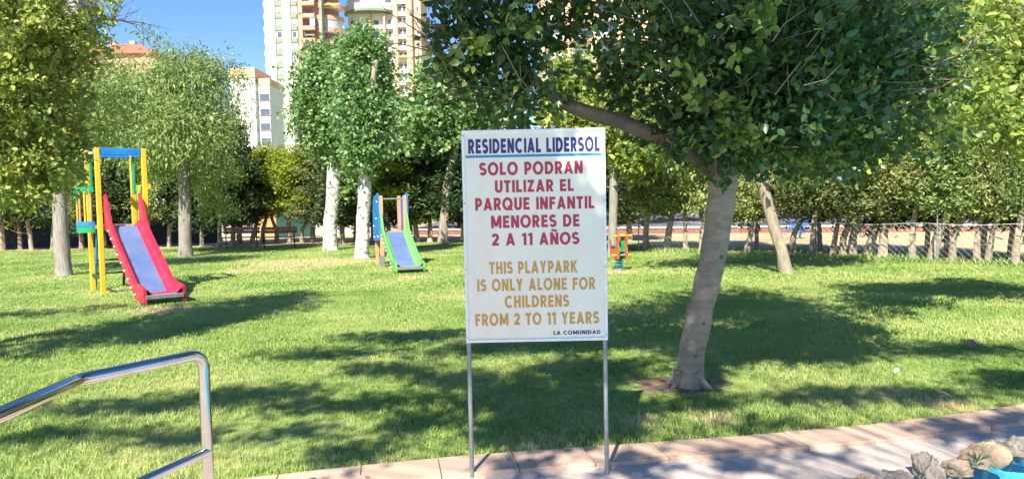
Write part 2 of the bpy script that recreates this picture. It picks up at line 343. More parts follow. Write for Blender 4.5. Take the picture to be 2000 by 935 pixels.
# pool wall below the coping
mbp = MB(); pw = [PX0] + list(np.arange(PX0 + .2, PX1, .25)) + [PX1]
for x in pw: mbp.v += [(x, ypool(x), -0.013), (x, ypool(x), -0.8)]
for i in range(len(pw) - 1): mbp.f.append((2*i, 2*i+1, 2*i+3, 2*i+2))
o = mbp.build('pool_wall', MT['rock']); tag(o, 'rough stone edge wall rising from the blue pool water', 'wall')
# kerb stones
kroot = thing('lawn_kerb', 'row of pink sandstone kerb slabs between lawn and pavement', 'kerb', (0, 0, 0))
sheet('kerb_bedding', MT['joint'], list(np.arange(-4.2, 7.5, 0.2)), lambda x: yk(x) - 0.31, lambda x: yk(x) + 0.01, -0.016)
x = -4.0; rng = random.Random(3)
while x < 7:
    L = 0.44 + rng.uniform(-.02, .02); g_ = 0.0025
    pts = []
    nseg = 3
    top = [(x + g_ + (L - 2*g_) * k / nseg, yk(x + L * k / nseg) - rng.uniform(0.0, .008)) for k in range(nseg + 1)]
    bot = [(x + g_ + (L - 2*g_) * k / nseg + 0.05, yk(x + L * k / nseg) - 0.302) for k in range(nseg, -1, -1)]
    z1 = 0.012 + rng.uniform(-.002, .003)
    poly = top + bot; n = len(poly)
    m = MB(); m.add([(a, b, -0.05) for a, b in poly] + [(a, b, z1) for a, b in poly], [tuple(range(n)), tuple(range(2*n-1, n-1, -1))] + [(i, (i+1) % n, (i+1) % n + n, i + n) for i in range(n)])
    m.build('kerb_stone', MT['kerb'], kroot, bevel=0.004)
    x += L

# ================================================================ FOLIAGE
LEAF6 = (np.array([[0, 0, 0], [.28, .25, .06], [.25, .62, .05], [0, 1, -.06], [-.25, .62, .05], [-.28, .25, .06]]), np.array([[0, 1, 2], [0, 2, 3], [0, 3, 4], [0, 4, 5]]))
LEAF4 = (np.array([[0, 0, 0], [.36, .45, .07], [0, 1, -.04], [-.36, .45, .07]]), np.array([[0, 1, 2], [0, 2, 3]]))
LANCE = (np.array([[0, 0, 0], [.14, .4, .04], [0, 1, -.1], [-.14, .4, .04]]), np.array([[0, 1, 2], [0, 2, 3]]))
SPRAY = (np.array([[0, 0, 0], [.2, .35, .05], [.08, 1, 0], [-.22, .6, .06]]), np.array([[0, 1, 2], [0, 2, 3]]))
def leaves(name, clumps, n, size, tmpl, mat, seed=0, per=12, spread=1.6, up=0.25, droop=0.0, shell=0.55, tbias=0.0, light=0.12, flat=0.6):
    """clumps: (cx,cy,cz, rx,ry,rz) ; returns mesh of individual leaves gathered on twig ends"""
    rg = np.random.default_rng(seed)
    cl = np.array(clumps, float); wts = (cl[:, 3] * cl[:, 4] * cl[:, 5]) ** 0.8; wts /= wts.sum()
    nt = max(1, n // per)
    ci = rg.choice(len(cl), nt, p=wts)
    d = rg.normal(size=(nt, 3)); d /= np.linalg.norm(d, axis=1)[:, None]
    rr = (shell + (1.08 - shell) * rg.random(nt)) * (1 + 0.12 * rg.normal(size=nt))
    tc = cl[ci, :3] + d * rr[:, None] * cl[ci, 3:]
    k = np.repeat(np.arange(nt), per); m = len(k)
    out = d[k] + np.array([0, 0, up - droop])
    tw = d + np.array([0, 0, up - droop * 1.6]) + rg.normal(size=(nt, 3)) * 0.75; tw /= np.linalg.norm(tw, axis=1)[:, None]
    u = rg.random(m) - .35
    pos = tc[k] + tw[k] * (u * size * (1.5 + spread * 1.6))[:, None] + rg.normal(size=(m, 3)) * size * spread * (.30 + .35 * (1 - np.clip(u, 0, 1)))[:, None]
    ax = tw[k] * .9 + rg.normal(size=(m, 3)) * 0.62 + np.array([0, 0, -droop]); ax /= np.linalg.norm(ax, axis=1)[:, None]
    nr = d[k] * 0.5 + np.array([0, 0, flat]) + rg.normal(size=(m, 3)) * 0.55
    nr -= (nr * ax).sum(1)[:, None] * ax; nr /= np.linalg.norm(nr, axis=1)[:, None] + 1e-9
    sx = np.cross(ax, nr)
    s = size * (0.45 + 0.85 * rg.random(m))
    T, Fc = tmpl
    V = pos[:, None, :] + s[:, None, None] * (T[None, :, 0, None] * sx[:, None, :] + T[None, :, 1, None] * ax[:, None, :] + T[None, :, 2, None] * nr[:, None, :])
    nv = len(T)
    FF = (Fc[None] + (np.arange(m) * nv)[:, None, None]).reshape(-1, 3)
    ctw = rg.random(len(cl)) * .22 - .08
    ttw = rg.random(nt) ** 1.3 * 0.5 + ctw[ci]
    ti = np.clip(ttw[k] + 0.3 * rg.random(m) + tbias + (rg.random(m) < light) * 0.35, 0, 1)
    return npmesh(name, V.reshape(-1, 3), FF, mat, np.repeat(ti, nv))
def curve_pts(pts, n=10):
    pts = [Vector(p) for p in pts]; out = []
    for i in range(len(pts) - 1):
        p0 = pts[max(i-1, 0)]; p1 = pts[i]; p2 = pts[i+1]; p3 = pts[min(i+2, len(pts)-1)]
        for k in range(n):
            t = k / n
            out.append(0.5 * ((2*p1) + (p2-p0)*t + (2*p0-5*p1+4*p2-p3)*t*t + (3*p1-p0-3*p2+p3)*t**3))
    out.append(pts[-1]); return out
def limb(name, pts, r0_, r1_, mat, parent, flare=0.0, n=10, seed=0, nn=5, jit=0.18):
    c = curve_pts(pts, nn); L = len(c)
    rad = [(r0_ + (r1_ - r0_) * i / (L - 1)) * (1 + flare * math.exp(-4.5 * i / nn)) for i in range(L)]
    return MB().tube(c, rad, n, jit=jit, seed=seed).build(name, mat, parent, smooth=True)
def twigs(name, clumps, origin, n, mat, parent, seed=0, r=0.008, L=0.5):
    rg = random.Random(seed); mb = MB()
    for i in range(n):
        c = rg.choice(clumps); a = Vector(c[:3]) + Vector((rg.uniform(-.5, .5) * c[3], rg.uniform(-.5, .5) * c[4], rg.uniform(-.5, .3) * c[5]))
        d = (a - Vector(origin)); d = (d.normalized() + Vector([rg.uniform(-1, 1) for _ in range(3)]) * 0.8).normalized()
        b = a + d * L * rg.uniform(.6, 1.3); mid = (a + b) / 2 + Vector([rg.uniform(-1, 1) for _ in range(3)]) * L * .12
        mb.tube([a, mid, b], [r, r * .7, r * .25], 4, caps=False)
    o = mb.build(name, mat, parent); o['kind'] = 'stuff'; return o
def pc(px, py, Y, rx, rz, ry):       # clump given by where it stands: pixel centre, depth; radii in m
    p = P(px, py, Y); return (p.x, p.y, p.z, rx, ry, rz)
def rel(clumps, base): return [(c[0]-base[0], c[1]-base[1], c[2]-base[2], *c[3:]) for c in clumps]
def relp(pts, base): return [Vector(p) - Vector(base) for p in pts]

# ---- the big foreground tree
B = G(1345, 752)
t = thing('laurel_tree', 'big dark leaved tree right of the sign, thick leaning grey trunk in bare soil', 'tree', B)
D = B.y
tp = relp([B + Vector((0, 0, -.1)), P(1350, 700, D), P(1368, 608, D), P(1391, 505, D), P(1411, 367, D), P(1416, 320, D)], B)
c_ = curve_pts(tp, 8); L_ = len(c_)
rad_ = [(.103 + .022 * max(0, (i / (L_ - 1) - .6) / .4)) * (1 + .42 * math.exp(-i / 2.6)) for i in range(L_)]
MB().tube(c_, rad_, 28, jit=.22, seed=1).build('trunk', MT['bark_main'], t, smooth=True)
for (px, py) in ((1368, 628), (1402, 500), (1352, 690)):
    q_ = P(px, py, D) - B; MB().tube([q_ + Vector((0, -.085, 0)), q_ + Vector((0, -.108, .002))], [.022, .014], 9, jit=.4, seed=px).build('knot', MT['bark_limb'], t, smooth=True)
for k in range(4):      # surface roots
    a = [2.7, 3.5, 5.6, .6][k]; r_ = .10
    MB().tube([(r_ * .7 * math.cos(a), r_ * .7 * math.sin(a), .10), (r_ * 1.2 * math.cos(a), r_ * 1.2 * math.sin(a), .04), (r_ * 1.9 * math.cos(a + .15), r_ * 1.9 * math.sin(a + .15), -.01)], [.06, .032, .01], 10, jit=.4, seed=k).build('root', MT['bark_main'], t, smooth=True)
fork = tp[-1]
limb('branch', relp([P(1405, 335, D), P(1330, 288, D - .1), P(1210, 238, D - .2), P(1095, 198, D - .3), P(1010, 120, D - .4), P(960, 40, D - .6)], B), 0.085, 0.025, MT['bark_limb'], t, n=12, seed=2)
limb('branch', relp([P(1412, 310, D), P(1450, 220, D + .1), P(1520, 100, D + .3), P(1560, -60, D + .4), P(1580, -220, D + .4)], B), 0.12, 0.03, MT['bark_limb'], t, n=12, seed=3)
limb('branch', relp([P(1412, 310, D), P(1390, 200, D + .3), P(1330, 60, D + .6), P(1250, -120, D + .8)], B), 0.10, 0.03, MT['bark_limb'], t, n=12, seed=4)
limb('branch', relp([P(1415, 305, D), P(1540, 250, D - .1), P(1680, 190, D - .3), P(1760, 100, D - .5)], B), 0.08, 0.02, MT['bark_limb'], t, n=10, seed=5)
clH = [pc(910, 50, 5.5, .32, .45, .6), pc(1000, 95, 5.7, .40, .55, .8), pc(1010, -70, 5.7, .6, .35, .9), pc(930, 165, 5.6, .20, .22, .4), pc(870, 90, 5.5, .16, .22, .3),
       pc(1015, 195, 5.7, .30, .20, .5), pc(1105, 20, 6.2, .25, .25, .5), pc(1210, -40, 6.2, .45, .2, .7), pc(1215, 150, 6.3, .30, .26, .5),
       pc(1330, 230, 6.0, .38, .32, .6), pc(1330, 60, 5.6, .6, .5, .9), pc(1460, 120, 5.4, .65, .65, .9), pc(1440, 270, 5.7, .48, .30, .6),
       pc(1570, 220, 5.6, .55, .48, .8), pc(1600, 60, 5.6, .65, .6, .9), pc(1710, 170, 5.8, .48, .6, .8), pc(1700, 20, 5.9, .6, .5, .8),
       pc(1790, 120, 6.0, .32, .42, .6), pc(1650, 285, 6.0, .45, .20, .6),
       pc(1350, -150, 6.3, 1.2, .7, 1.4), pc(1600, -170, 6.3, 1.1, .8, 1.4), pc(1100, -170, 6.1, 1.0, .5, 1.3), pc(1450, -330, 6.6, 1.3, .9, 1.5)]
o = link('crown', leaves('crown', rel(clH, B), 58000, .074, LEAF6, MT['leaf_laurel'], 11, per=13, spread=.95, shell=.15, tbias=-.04, light=.07), t)
yc = [pc(1440, 250, 5.2, .22, .14, .15), pc(1380, 210, 5.2, .12, .12, .12), pc(1480, 35, 4.7, .16, .06, .12), pc(1350, 120, 5.0, .16, .16, .15), pc(1690, 255, 5.3, .20, .07, .15), pc(1840, 255, 5.6, .22, .10, .2), pc(1455, 95, 4.8, .10, .05, .1), pc(1530, 95, 5.0, .1, .1, .1),
      pc(1700, 165, 5.2, .12, .08, .1), pc(1860, 180, 5.8, .15, .16, .2), pc(940, 90, 5.2, .1, .12, .1), pc(1010, 40, 5.2, .1, .08, .1), pc(870, 100, 5.3, .08, .1, .1), pc(1230, 70, 5.7, .14, .12, .1), pc(1560, 300, 5.4, .3, .05, .1), pc(1330, 285, 5.6, .16, .08, .12)]
link('young_leaves', leaves('young_leaves', rel(yc, B), 1300, .075, LEAF6, MT['leaf_lime'], 12, per=9, spread=.8, shell=.1, tbias=-.12, light=.05), t)
twigs('twigs', rel(clH[:18], B), fork, 260, MT['bark_grey'], t, 5, .006, .45)
ft = [(c[0], c[1] - .75 * c[4], c[2], c[3], c[4] * .2, c[5]) for c in rel(clH[8:18], B)]
twigs('twigs', ft, fork, 26, MT['bark_grey'], t, 6, .0042, .38)

# ---- near tree on the left edge, trunk out of frame
B = Vector((-6.6, 7.0, 0))
t = thing('lime_leaf_tree', 'yellow green broadleaf tree filling the left edge in front of slide tower', 'tree', B)
limb('trunk', [(0, 0, -.1), (.05, .05, .9), (-.05, .1, 1.8), (.1, .1, 2.6)], .14, .11, MT['bark_grey'], t, .3, 14, 6)
clA = [pc(30, 60, 7.6, .65, .5, .8), pc(120, 70, 8.0, .34, .35, .6), pc(50, 200, 7.6, .6, .45, .7), pc(115, 170, 8.1, .3, .36, .5), pc(175, 55, 8.2, .18, .16, .3), pc(150, 120, 8.1, .22, .2, .3),
       pc(20, 300, 7.4, .55, .42, .7), pc(110, 290, 7.8, .36, .34, .5), pc(25, 375, 7.2, .3, .14, .4), pc(70, 340, 7.5, .35, .2, .4), pc(-120, 200, 7.4, .9, 1.1, 1.1), pc(-60, -80, 7.6, 1.3, .7, 1.3),
       pc(20, -160, 8, .8, .5, .9), pc(140, 240, 7.8, .18, .25, .3), pc(222, 38, 8.2, .12, .06, .12)]
for (px, py, z, rx, ry) in ((120, 668, 3.1, 1.0, .4), (300, 645, 3.1, .7, .3), (30, 690, 3.0, .8, .3), (380, 606, 3.2, .8, .3), (60, 612, 3.1, 1.0, .4), (200, 600, 3.2, .8, .35), (400, 632, 3.1, .6, .12)):
    q_ = G(px, py) - TRAVEL * z; clA.append((q_.x, q_.y, z, rx, ry, .2))
for k, c in enumerate(rel(clA, B)[:11:2]):
    limb('branch', [(.1, .1, 2.2 if c[2] > 2 else 1.5), (c[0] * .5, c[1] * .5, (c[2] + 2.4) / 2), c[:3]], .06, .015, MT['bark_limb'], t, n=8, seed=k)
link('crown', leaves('crown', rel(clA, B), 50000, .062, LEAF6, MT['leaf_lime'], 21, per=16, spread=1.0, shell=.3, tbias=.0, light=.12), t)
twigs('twigs', rel(clA, B), (0, 0, 2), 120, MT['bark_limb'], t, 8, .006, .5)

# ---- second left tree with grooved trunk
def tree(name, label, base, trunk, r0_, r1_, bark, clumps, n, size, tmpl, lm, seed, nb=5, flare=.35, sides=14, **kw):
    t = thing(name, label, 'tree', base)
    tr = relp(trunk, base); tr[0] = tr[0] + Vector((0, 0, -.1))
    limb('trunk', tr, r0_, r1_, bark, t, flare, sides, seed)
    rc = rel(clumps, base); top = tr[-1]; rg = random.Random(seed)
    idx = sorted(range(len(rc)), key=lambda i: -rc[i][3])[:nb]
    for k in idx:
        c = Vector(rc[k][:3]); a = tr[-1] if c.z > tr[-1].z - .4 else tr[-2].lerp(tr[-1], .6)
        limb('branch', [a, a.lerp(c, .5) + Vector((rg.uniform(-.2, .2), rg.uniform(-.2, .2), .2)), c], r1_ * .6, .02, bark, t, 0, 8, k)
    link('crown', leaves('crown', rc, n, size, tmpl, lm, seed, **kw), t)
    return t
B = G(125, 537)
Y = B.y
tree('feathery_tree', 'tree with grooved grey trunk just left of the yellow slide tower', B, [B, P(120, 470, Y), P(116, 400, Y), P(112, 300, Y), P(110, 200, Y)], .17, .15, MT['bark_groove'],
     [pc(60, 130, Y, 1.3, 1.0, 1.2), pc(200, 170, Y + .5, 1.0, .8, 1.2), pc(150, 250, Y, .9, .6, 1.0), pc(200, 250, Y + .8, .8, .5, 1.0), pc(60, 290, Y, 1.1, .8, 1.0), pc(0, 200, Y, 1.2, 1.0, 1.2), pc(10, 360, Y + 1, .8, .5, .8), pc(120, 350, Y + 1, .6, .35, .8)],
     15000, .16, LANCE, MT['leaf_feather'], 31, per=12, spread=1.5, shell=.3, droop=.3)
B = G(363, 500); Y = B.y
tree('feathery_tree', 'pepper tree with pale trunk and drooping feathery crown between slide tower and bench', B, [B, P(362, 440, Y), P(360, 360, Y), P(352, 250, Y), P(340, 180, Y)], .21, .17, MT['bark_groove'],
     [pc(230, 180, Y, 1.2, .95, 1.4), pc(310, 170, Y - .5, 1.3, .9, 1.4), pc(390, 160, Y, 1.1, .9, 1.4), pc(430, 230, Y, .85, .9, 1.2), pc(350, 250, Y - 1, 1.6, 1.0, 1.2), pc(300, 300, Y, 1.1, .55, 1.2),
      pc(420, 130, Y, .6, .3, .8), pc(355, 110, Y, .6, .25, .8), pc(440, 320, Y, .5, .6, .8), pc(240, 270, Y, 1.2, .7, 1.2), pc(395, 330, Y + .5, .5, .6, .8), pc(440, 400, Y + .5, .35, .5, .6), pc(270, 230, Y, .8, 1., 1.), pc(470, 150, Y, .25, .2, .4), pc(296, 62, Y, .22, .35, .3), pc(275, 45, Y, .12, .12, .2)],
     34000, .17, LANCE, MT['leaf_feather'], 41, per=14, spread=1.6, shell=.35, droop=.45, nb=7)
# sprig up in the sky
B = G(645, 488); Y = B.y
tree('poplar_tree', 'white barked tree with dense ivy green crown, left one of the pair before the towers', B, [B, P(645, 440, Y), P(650, 380, Y), P(653, 310, Y), P(650, 230, Y), P(655, 150, Y)], .25, .19, MT['bark_poplar'],
     [pc(620, 150, Y, .72, .72, .9), pc(610, 215, Y, .68, .7, .9), pc(650, 200, Y, .9, 1.1, 1.0), pc(612, 260, Y, .5, .5, .8), pc(665, 260, Y, .6, .7, .8), pc(618, 108, Y, .36, .3, .5), pc(680, 310, Y, .34, .45, .4), pc(680, 370, Y - .5, .2, .35, .25), pc(645, 290, Y, .45, .4, .6), pc(668, 130, Y, .5, .8, .7), pc(583, 170, Y, .2, .3, .3)],
     17000, .16, LEAF4, MT['leaf_poplar'], 51, per=10, spread=1.3, shell=.35, droop=.2)
B = G(706, 504); Y = B.y
tE = tree('poplar_tree', 'white barked tree with cut pale stub in its tall crown, left of small slide', B, [B, P(709, 450, Y), P(712, 380, Y), P(713, 320, Y), P(722, 240, Y), P(732, 160, Y)], .20, .165, MT['bark_poplar'],
     [pc(700, 120, Y, .55, .85, .7), pc(722, 90, Y, .42, .4, .5), pc(742, 190, Y + .3, .40, .9, .6), pc(705, 220, Y - .2, .7, .8, .8), pc(690, 160, Y, .5, .7, .6), pc(715, 290, Y - .3, .55, .45, .6), pc(700, 325, Y, .35, .25, .5), pc(730, 250, Y, .5, .6, .6), pc(705, 65, Y, .2, .22, .3), pc(752, 130, Y + .4, .16, .5, .4)],
     20000, .135, LEAF4, MT['leaf_poplar'], 61, per=10, spread=1.3, shell=.35, droop=.2)
limb('cut_stub', relp([P(727, 175, Y - .5), P(731, 140, Y - .5), P(735, 118, Y - .5)], B), .09, .075, MT['bark_hedge'], tE, 0, 10, 3)
B = G(864, 476); Y = B.y
tree('round_leaf_tree', 'tree with slim pale bent trunk and round leaves just left of the sign', B, [B, P(868, 420, Y), P(874, 360, Y), P(884, 315, Y), P(890, 285, Y)], .17, .19, MT['bark_hedge'],
     [pc(830, 230, Y, 1.0, .8, 1.0), pc(890, 200, Y, 1.0, 1.0, 1.1), pc(840, 165, Y, .5, .5, .7), pc(890, 270, Y, 1.0, .5, .8), pc(815, 275, Y, .55, .4, .7), pc(940, 220, Y, .9, .9, 1.0), pc(835, 140, Y, .2, .3, .3), pc(870, 170, Y, .6, .4, .6)],
     13000, .22, LEAF4, MT['leaf_poplar'], 71, per=9, spread=1.3, shell=.35, tbias=.03)
B = G(1195, 500); Y = B.y
tree('lime_leaf_tree', 'bright lime leaved tree with straight greenish trunk behind spring rider, right of sign', B, [B, P(1197, 440, Y), P(1198, 370, Y), P(1199, 310, Y)], .13, .11, MT['bark_groove'],
     [pc(1230, 250, Y, .9, .6, 1.0), pc(1200, 290, Y, .7, .45, .8), pc(1280, 290, Y, .6, .4, .8), pc(1150, 220, Y, .9, .7, 1.0), pc(1250, 330, Y, .4, .25, .5), pc(1120, 150, Y, .7, .6, .8), pc(1080, 225, Y, .5, .25, .6), pc(1230, 180, Y, .7, .4, .8)],
     11000, .17, LEAF4, MT['leaf_lime'], 81, per=9, spread=1.4, shell=.3, tbias=-.05)
B = G(1538, 533); Y = B.y
tI = tree('leaning_tree', 'slim tree with green grey trunk leaning left, behind the big tree on right', B, [B, P(1527, 490, Y), P(1511, 440, Y), P(1494, 380, Y), P(1478, 335, Y), P(1462, 280, Y)], .125, .10, MT['bark_hedge'],
     [pc(1440, 210, Y, 1.2, .9, 1.3), pc(1560, 230, Y, 1.2, .8, 1.3), pc(1640, 260, Y, .9, .5, 1.0), pc(1500, 120, Y, 1.4, .9, 1.3), pc(1330, 270, Y, .9, .5, 1.0), pc(1390, 320, Y, .5, .25, .6), pc(1560, 310, Y, .8, .35, .8), pc(1690, 300, Y, .5, .3, .6)],
     13000, .15, LEAF4, MT['leaf_laurel'], 91, per=9, spread=1.5, shell=.3, tbias=.12)
B = Vector((7.9, 9.4, 0)); Y = B.y
tree('lime_leaf_tree', 'yellow green leaved tree at the right edge with sunlit outer foliage', B, [B, B + Vector((0, 0, 1)), B + Vector((.1, 0, 2.2))], .12, .09, MT['bark_grey'],
     [pc(1940, 110, 9.0, .55, .55, .7), pc(1890, 60, 8.6, .45, .4, .6), pc(1860, 160, 8.2, .4, .5, .5), pc(1900, 200, 8.2, .4, .35, .5), pc(1830, 230, 7.4, .28, .2, .4), pc(2040, 220, 9.2, .8, .6, .9), pc(1990, 190, 9.0, .4, .3, .6), pc(1830, 60, 7.6, .45, .6, .6), pc(2080, 100, 9.4, .6, .7, .8), pc(1860, -40, 8.4, .7, .5, .8), pc(1970, 80, 9.0, .25, .2, .4)],
     14000, .10, LEAF6, MT['leaf_lime'], 101, per=10, spread=1.3, shell=.35, tbias=.05, nb=4)

# ---- hedge trees
def hedge_proto(seed, lm, h=4.6, r=.85, z0=.95, n=9800, size=.105, lean=(.15, .0)):
    t = thing('cypress_tree', 'x', 'tree', (0, 0, 0), 0, 'hedge')
    rg = random.Random(seed)
    pts = [(0, 0, -.1), (lean[0] * .3 + rg.uniform(-.05, .05), 0, .6), (lean[0], lean[1], 1.3), (lean[0] * 1.2, 0, 2.4), (lean[0] * 1.2, 0, h * .8)]
    limb('trunk', pts, .085, .03, MT['bark_hedge'], t, .6, 9, seed, nn=4, jit=.35)
    cl = []
    for k in range(26):
        f = k / 25; z = z0 + .3 + f * (h - z0 - .3); rr = r * (1 - .55 * max(0, f - .45) / .55) * rg.uniform(.55, 1.0)
        a = rg.uniform(0, 6.28); off = r * .45
        cl.append((lean[0] + off * math.cos(a), lean[1] + off * math.sin(a), z, rr * .52, rr * .52, .2))
    link('crown', leaves('crown', cl, n, size, SPRAY, lm, seed, per=24, spread=1.1, up=.35, shell=.45, flat=.2, light=.04), t)
    mb = MB()
    for k in range(9):
        z = z0 - .3 + k * .22; a = rg.uniform(0, 6.28); L_ = rg.uniform(.3, .7)
        mb.tube([(lean[0], lean[1], z), (lean[0] + L_ * .5 * math.cos(a), L_ * .5 * math.sin(a), z + .05), (lean[0] + L_ * math.cos(a), L_ * math.sin(a), z + .22)], [.014, .01, .003], 4, caps=False)
    mb.build('dead_twigs', MT['bark_hedge'], t)
    return t
protos = {'mid': [hedge_proto(201, MT['leaf_cypress']), hedge_proto(202, MT['leaf_cypress'], h=4.3, z0=.85, lean=(.3, 0)), hedge_proto(203, MT['leaf_cypress'], h=4.9, z0=1.1, lean=(.22, .1))],
          'dark': [hedge_proto(204, MT['leaf_dark_cypress'], h=4.6, r=1.0, z0=.9, size=.17), hedge_proto(205, MT['leaf_dark_cypress'], h=4.4, r=1.0, z0=.7, size=.17, lean=(-.1, 0))],
          'gold': [hedge_proto(206, MT['leaf_gold_cypress'], h=4.6, r=1.0, z0=1.5, size=.14, n=11000)]}
used = set()
def hedge(kind, k, pos, label, group, s=1.0, sz=1.0, rz=0.0):
    pr = protos[kind][k % len(protos[kind])]
    if id(pr) in used: o = dup(pr)
    else: used.add(id(pr)); o = pr
    o.location = pos; o.rotation_euler = (0, 0, rz); o.scale = (s, s, sz); o['label'] = label; o['group'] = group
    return o
ords = 'first second third fourth fifth sixth seventh eighth ninth tenth eleventh twelfth thirteenth fourteenth fifteenth sixteenth seventeenth eighteenth nineteenth twentieth'.split()
hr = random.Random(5)
right = [(1262, 487), (1302, 488), (1338, 490), (1372, 492), (1458, 494), (1548, 498), (1588, 502), (1624, 502), (1646, 503), (1666, 503), (1693, 503), (1724, 505), (1782, 509), (1818, 510), (1860, 511), (1908, 513), (1928, 514), (1984, 517)]
for i, (px, py) in enumerate(right):
    p = G(px, py)
    hedge('mid', i, p, 'cypress of the right hedge row, %s trunk counted from the spring rider' % ords[i], 'cypresses in the row along the right side of the lawn', hr.uniform(.78, 1.3), hr.uniform(.8, 1.08), hr.uniform(-.9, .9))
for i, px in enumerate((1420, 1500, 1612, 1750, 1840, 1890, 1955, 2010)):
    p = G(px, 487 + (px - 1262) * .0415) + Vector((.3, 1.3 + hr.uniform(-.3, .5), 0))
    hedge('dark', i, p, 'dark bushy cypress standing behind the right hedge row, %s from the big trunk' % ords[i], 'darker cypresses behind the right hedge row', hr.uniform(.7, .95), hr.uniform(.85, 1.1), hr.uniform(0, 6))
mid = [468, 492, 515, 540, 566, 590, 612, 668, 695, 730, 760, 788, 815, 840, 905, 940, 1000, 1080, 1160, 1230]
for i, px in enumerate(mid):
    p = G(px, 474 - (px - 480) * .006 + hr.uniform(-1, 2))
    kind = 'gold' if px in (515, 540, 566, 760) else ('mid' if px in (492, 590, 612, 840) else 'dark')
    hedge(kind, i, p, 'cypress of the far hedge behind bench and small slide, %s from its left end' % ords[i], 'cypresses in the far hedge', hr.uniform(1.15, 1.4), hr.uniform(.9, 1.0) * (.9 if px < 640 else .95), hr.uniform(0, 6))
left = [-60, -10, 5, 40, 62, 103, 160, 205, 245, 290, 330, 395, 430, 455]
for i, px in enumerate(left):
    p = G(px, 487 - px * .01 + hr.uniform(-2, 2))
    hedge('dark' if i % 3 else 'mid', i, p, 'dark hedge tree before the low wall on left, %s from the left' % ords[i], 'hedge trees by the low dark wall', hr.uniform(.95, 1.3), hr.uniform(1.0, 1.2), hr.uniform(0, 6))
# second, farther line of bushy trees that closes the gaps
far = [(-26, 46), (-20, 44), (-15, 46), (-3, 45), (2, 44), (7, 47), (13, 50), (20, 50), (27, 50), (34, 48)]
for i, (x_, y_) in enumerate(far):
    hedge('dark', i, Vector((x_, y_, 0)), 'bushy tree beyond the road, %s from the left' % ords[i], 'bushy trees beyond the road', 3.2, .95, hr.uniform(0, 6))
for kind in protos:
    for pr in protos[kind]:
        if id(pr) not in used: print('unused', kind)
# flowering shrubs beyond the fence
for px, py, mt, nm, lb in ((1562, 442, 'leaf_blue', 'blue_shrub', 'bright blue flowering shrub glimpsed behind the right hedge'), (1685, 430, 'leaf_purple', 'purple_shrub', 'purple flowering shrub glimpsed behind the right hedge')):
    p = P(px, py, 27); b = Vector((p.x, p.y, 0))
    t = thing(nm, lb, 'shrub', b)
    limb('stem', [(0, 0, -.05), (.05, 0, .4), (0, 0, p.z)], .03, .015, MT['bark_limb'], t, n=6)
    link('crown', leaves('crown', [(0, 0, p.z, .28, .3, .16), (.25, 0, p.z + .1, .16, .2, .12), (-.3, .1, p.z - .05, .1, .2, .1)], 520, .08, LEAF4, MT[mt], px, shell=.2), t)

# ---- tree standing behind the photographer; its crown shades sign, pavement and lawn
B = Vector((2.6, -3.2, 0))
t = thing('laurel_tree', 'broad leaved tree on the pavement behind the viewpoint whose crown shades the sign', 'tree', B)
limb('trunk', [(0, 0, -.1), (-.1, .1, 1.2), (-.3, .4, 2.4), (-.6, 1.0, 4.0)], .17, .12, MT['bark_grey'], t, .3, 14, 9)
def cast(px, py, z, rx, ry, rz):       # clump whose shade reaches the lawn at this spot
    g_ = G(px, py) - TRAVEL * z; return (g_.x, g_.y, z, rx, ry, rz)
def cast_s(px, py, h, rx, ry, rz):
    q_ = P(px, py, 4.12); c_ = q_ - TRAVEL * h; return (c_.x, c_.y, q_.z + h, rx, ry, rz)
def cast_t(px, py, h, rx, ry, rz):
    q_ = P(px, py, 5.6); c_ = q_ - TRAVEL * h; return (c_.x, c_.y, q_.z + h, rx, ry, rz)
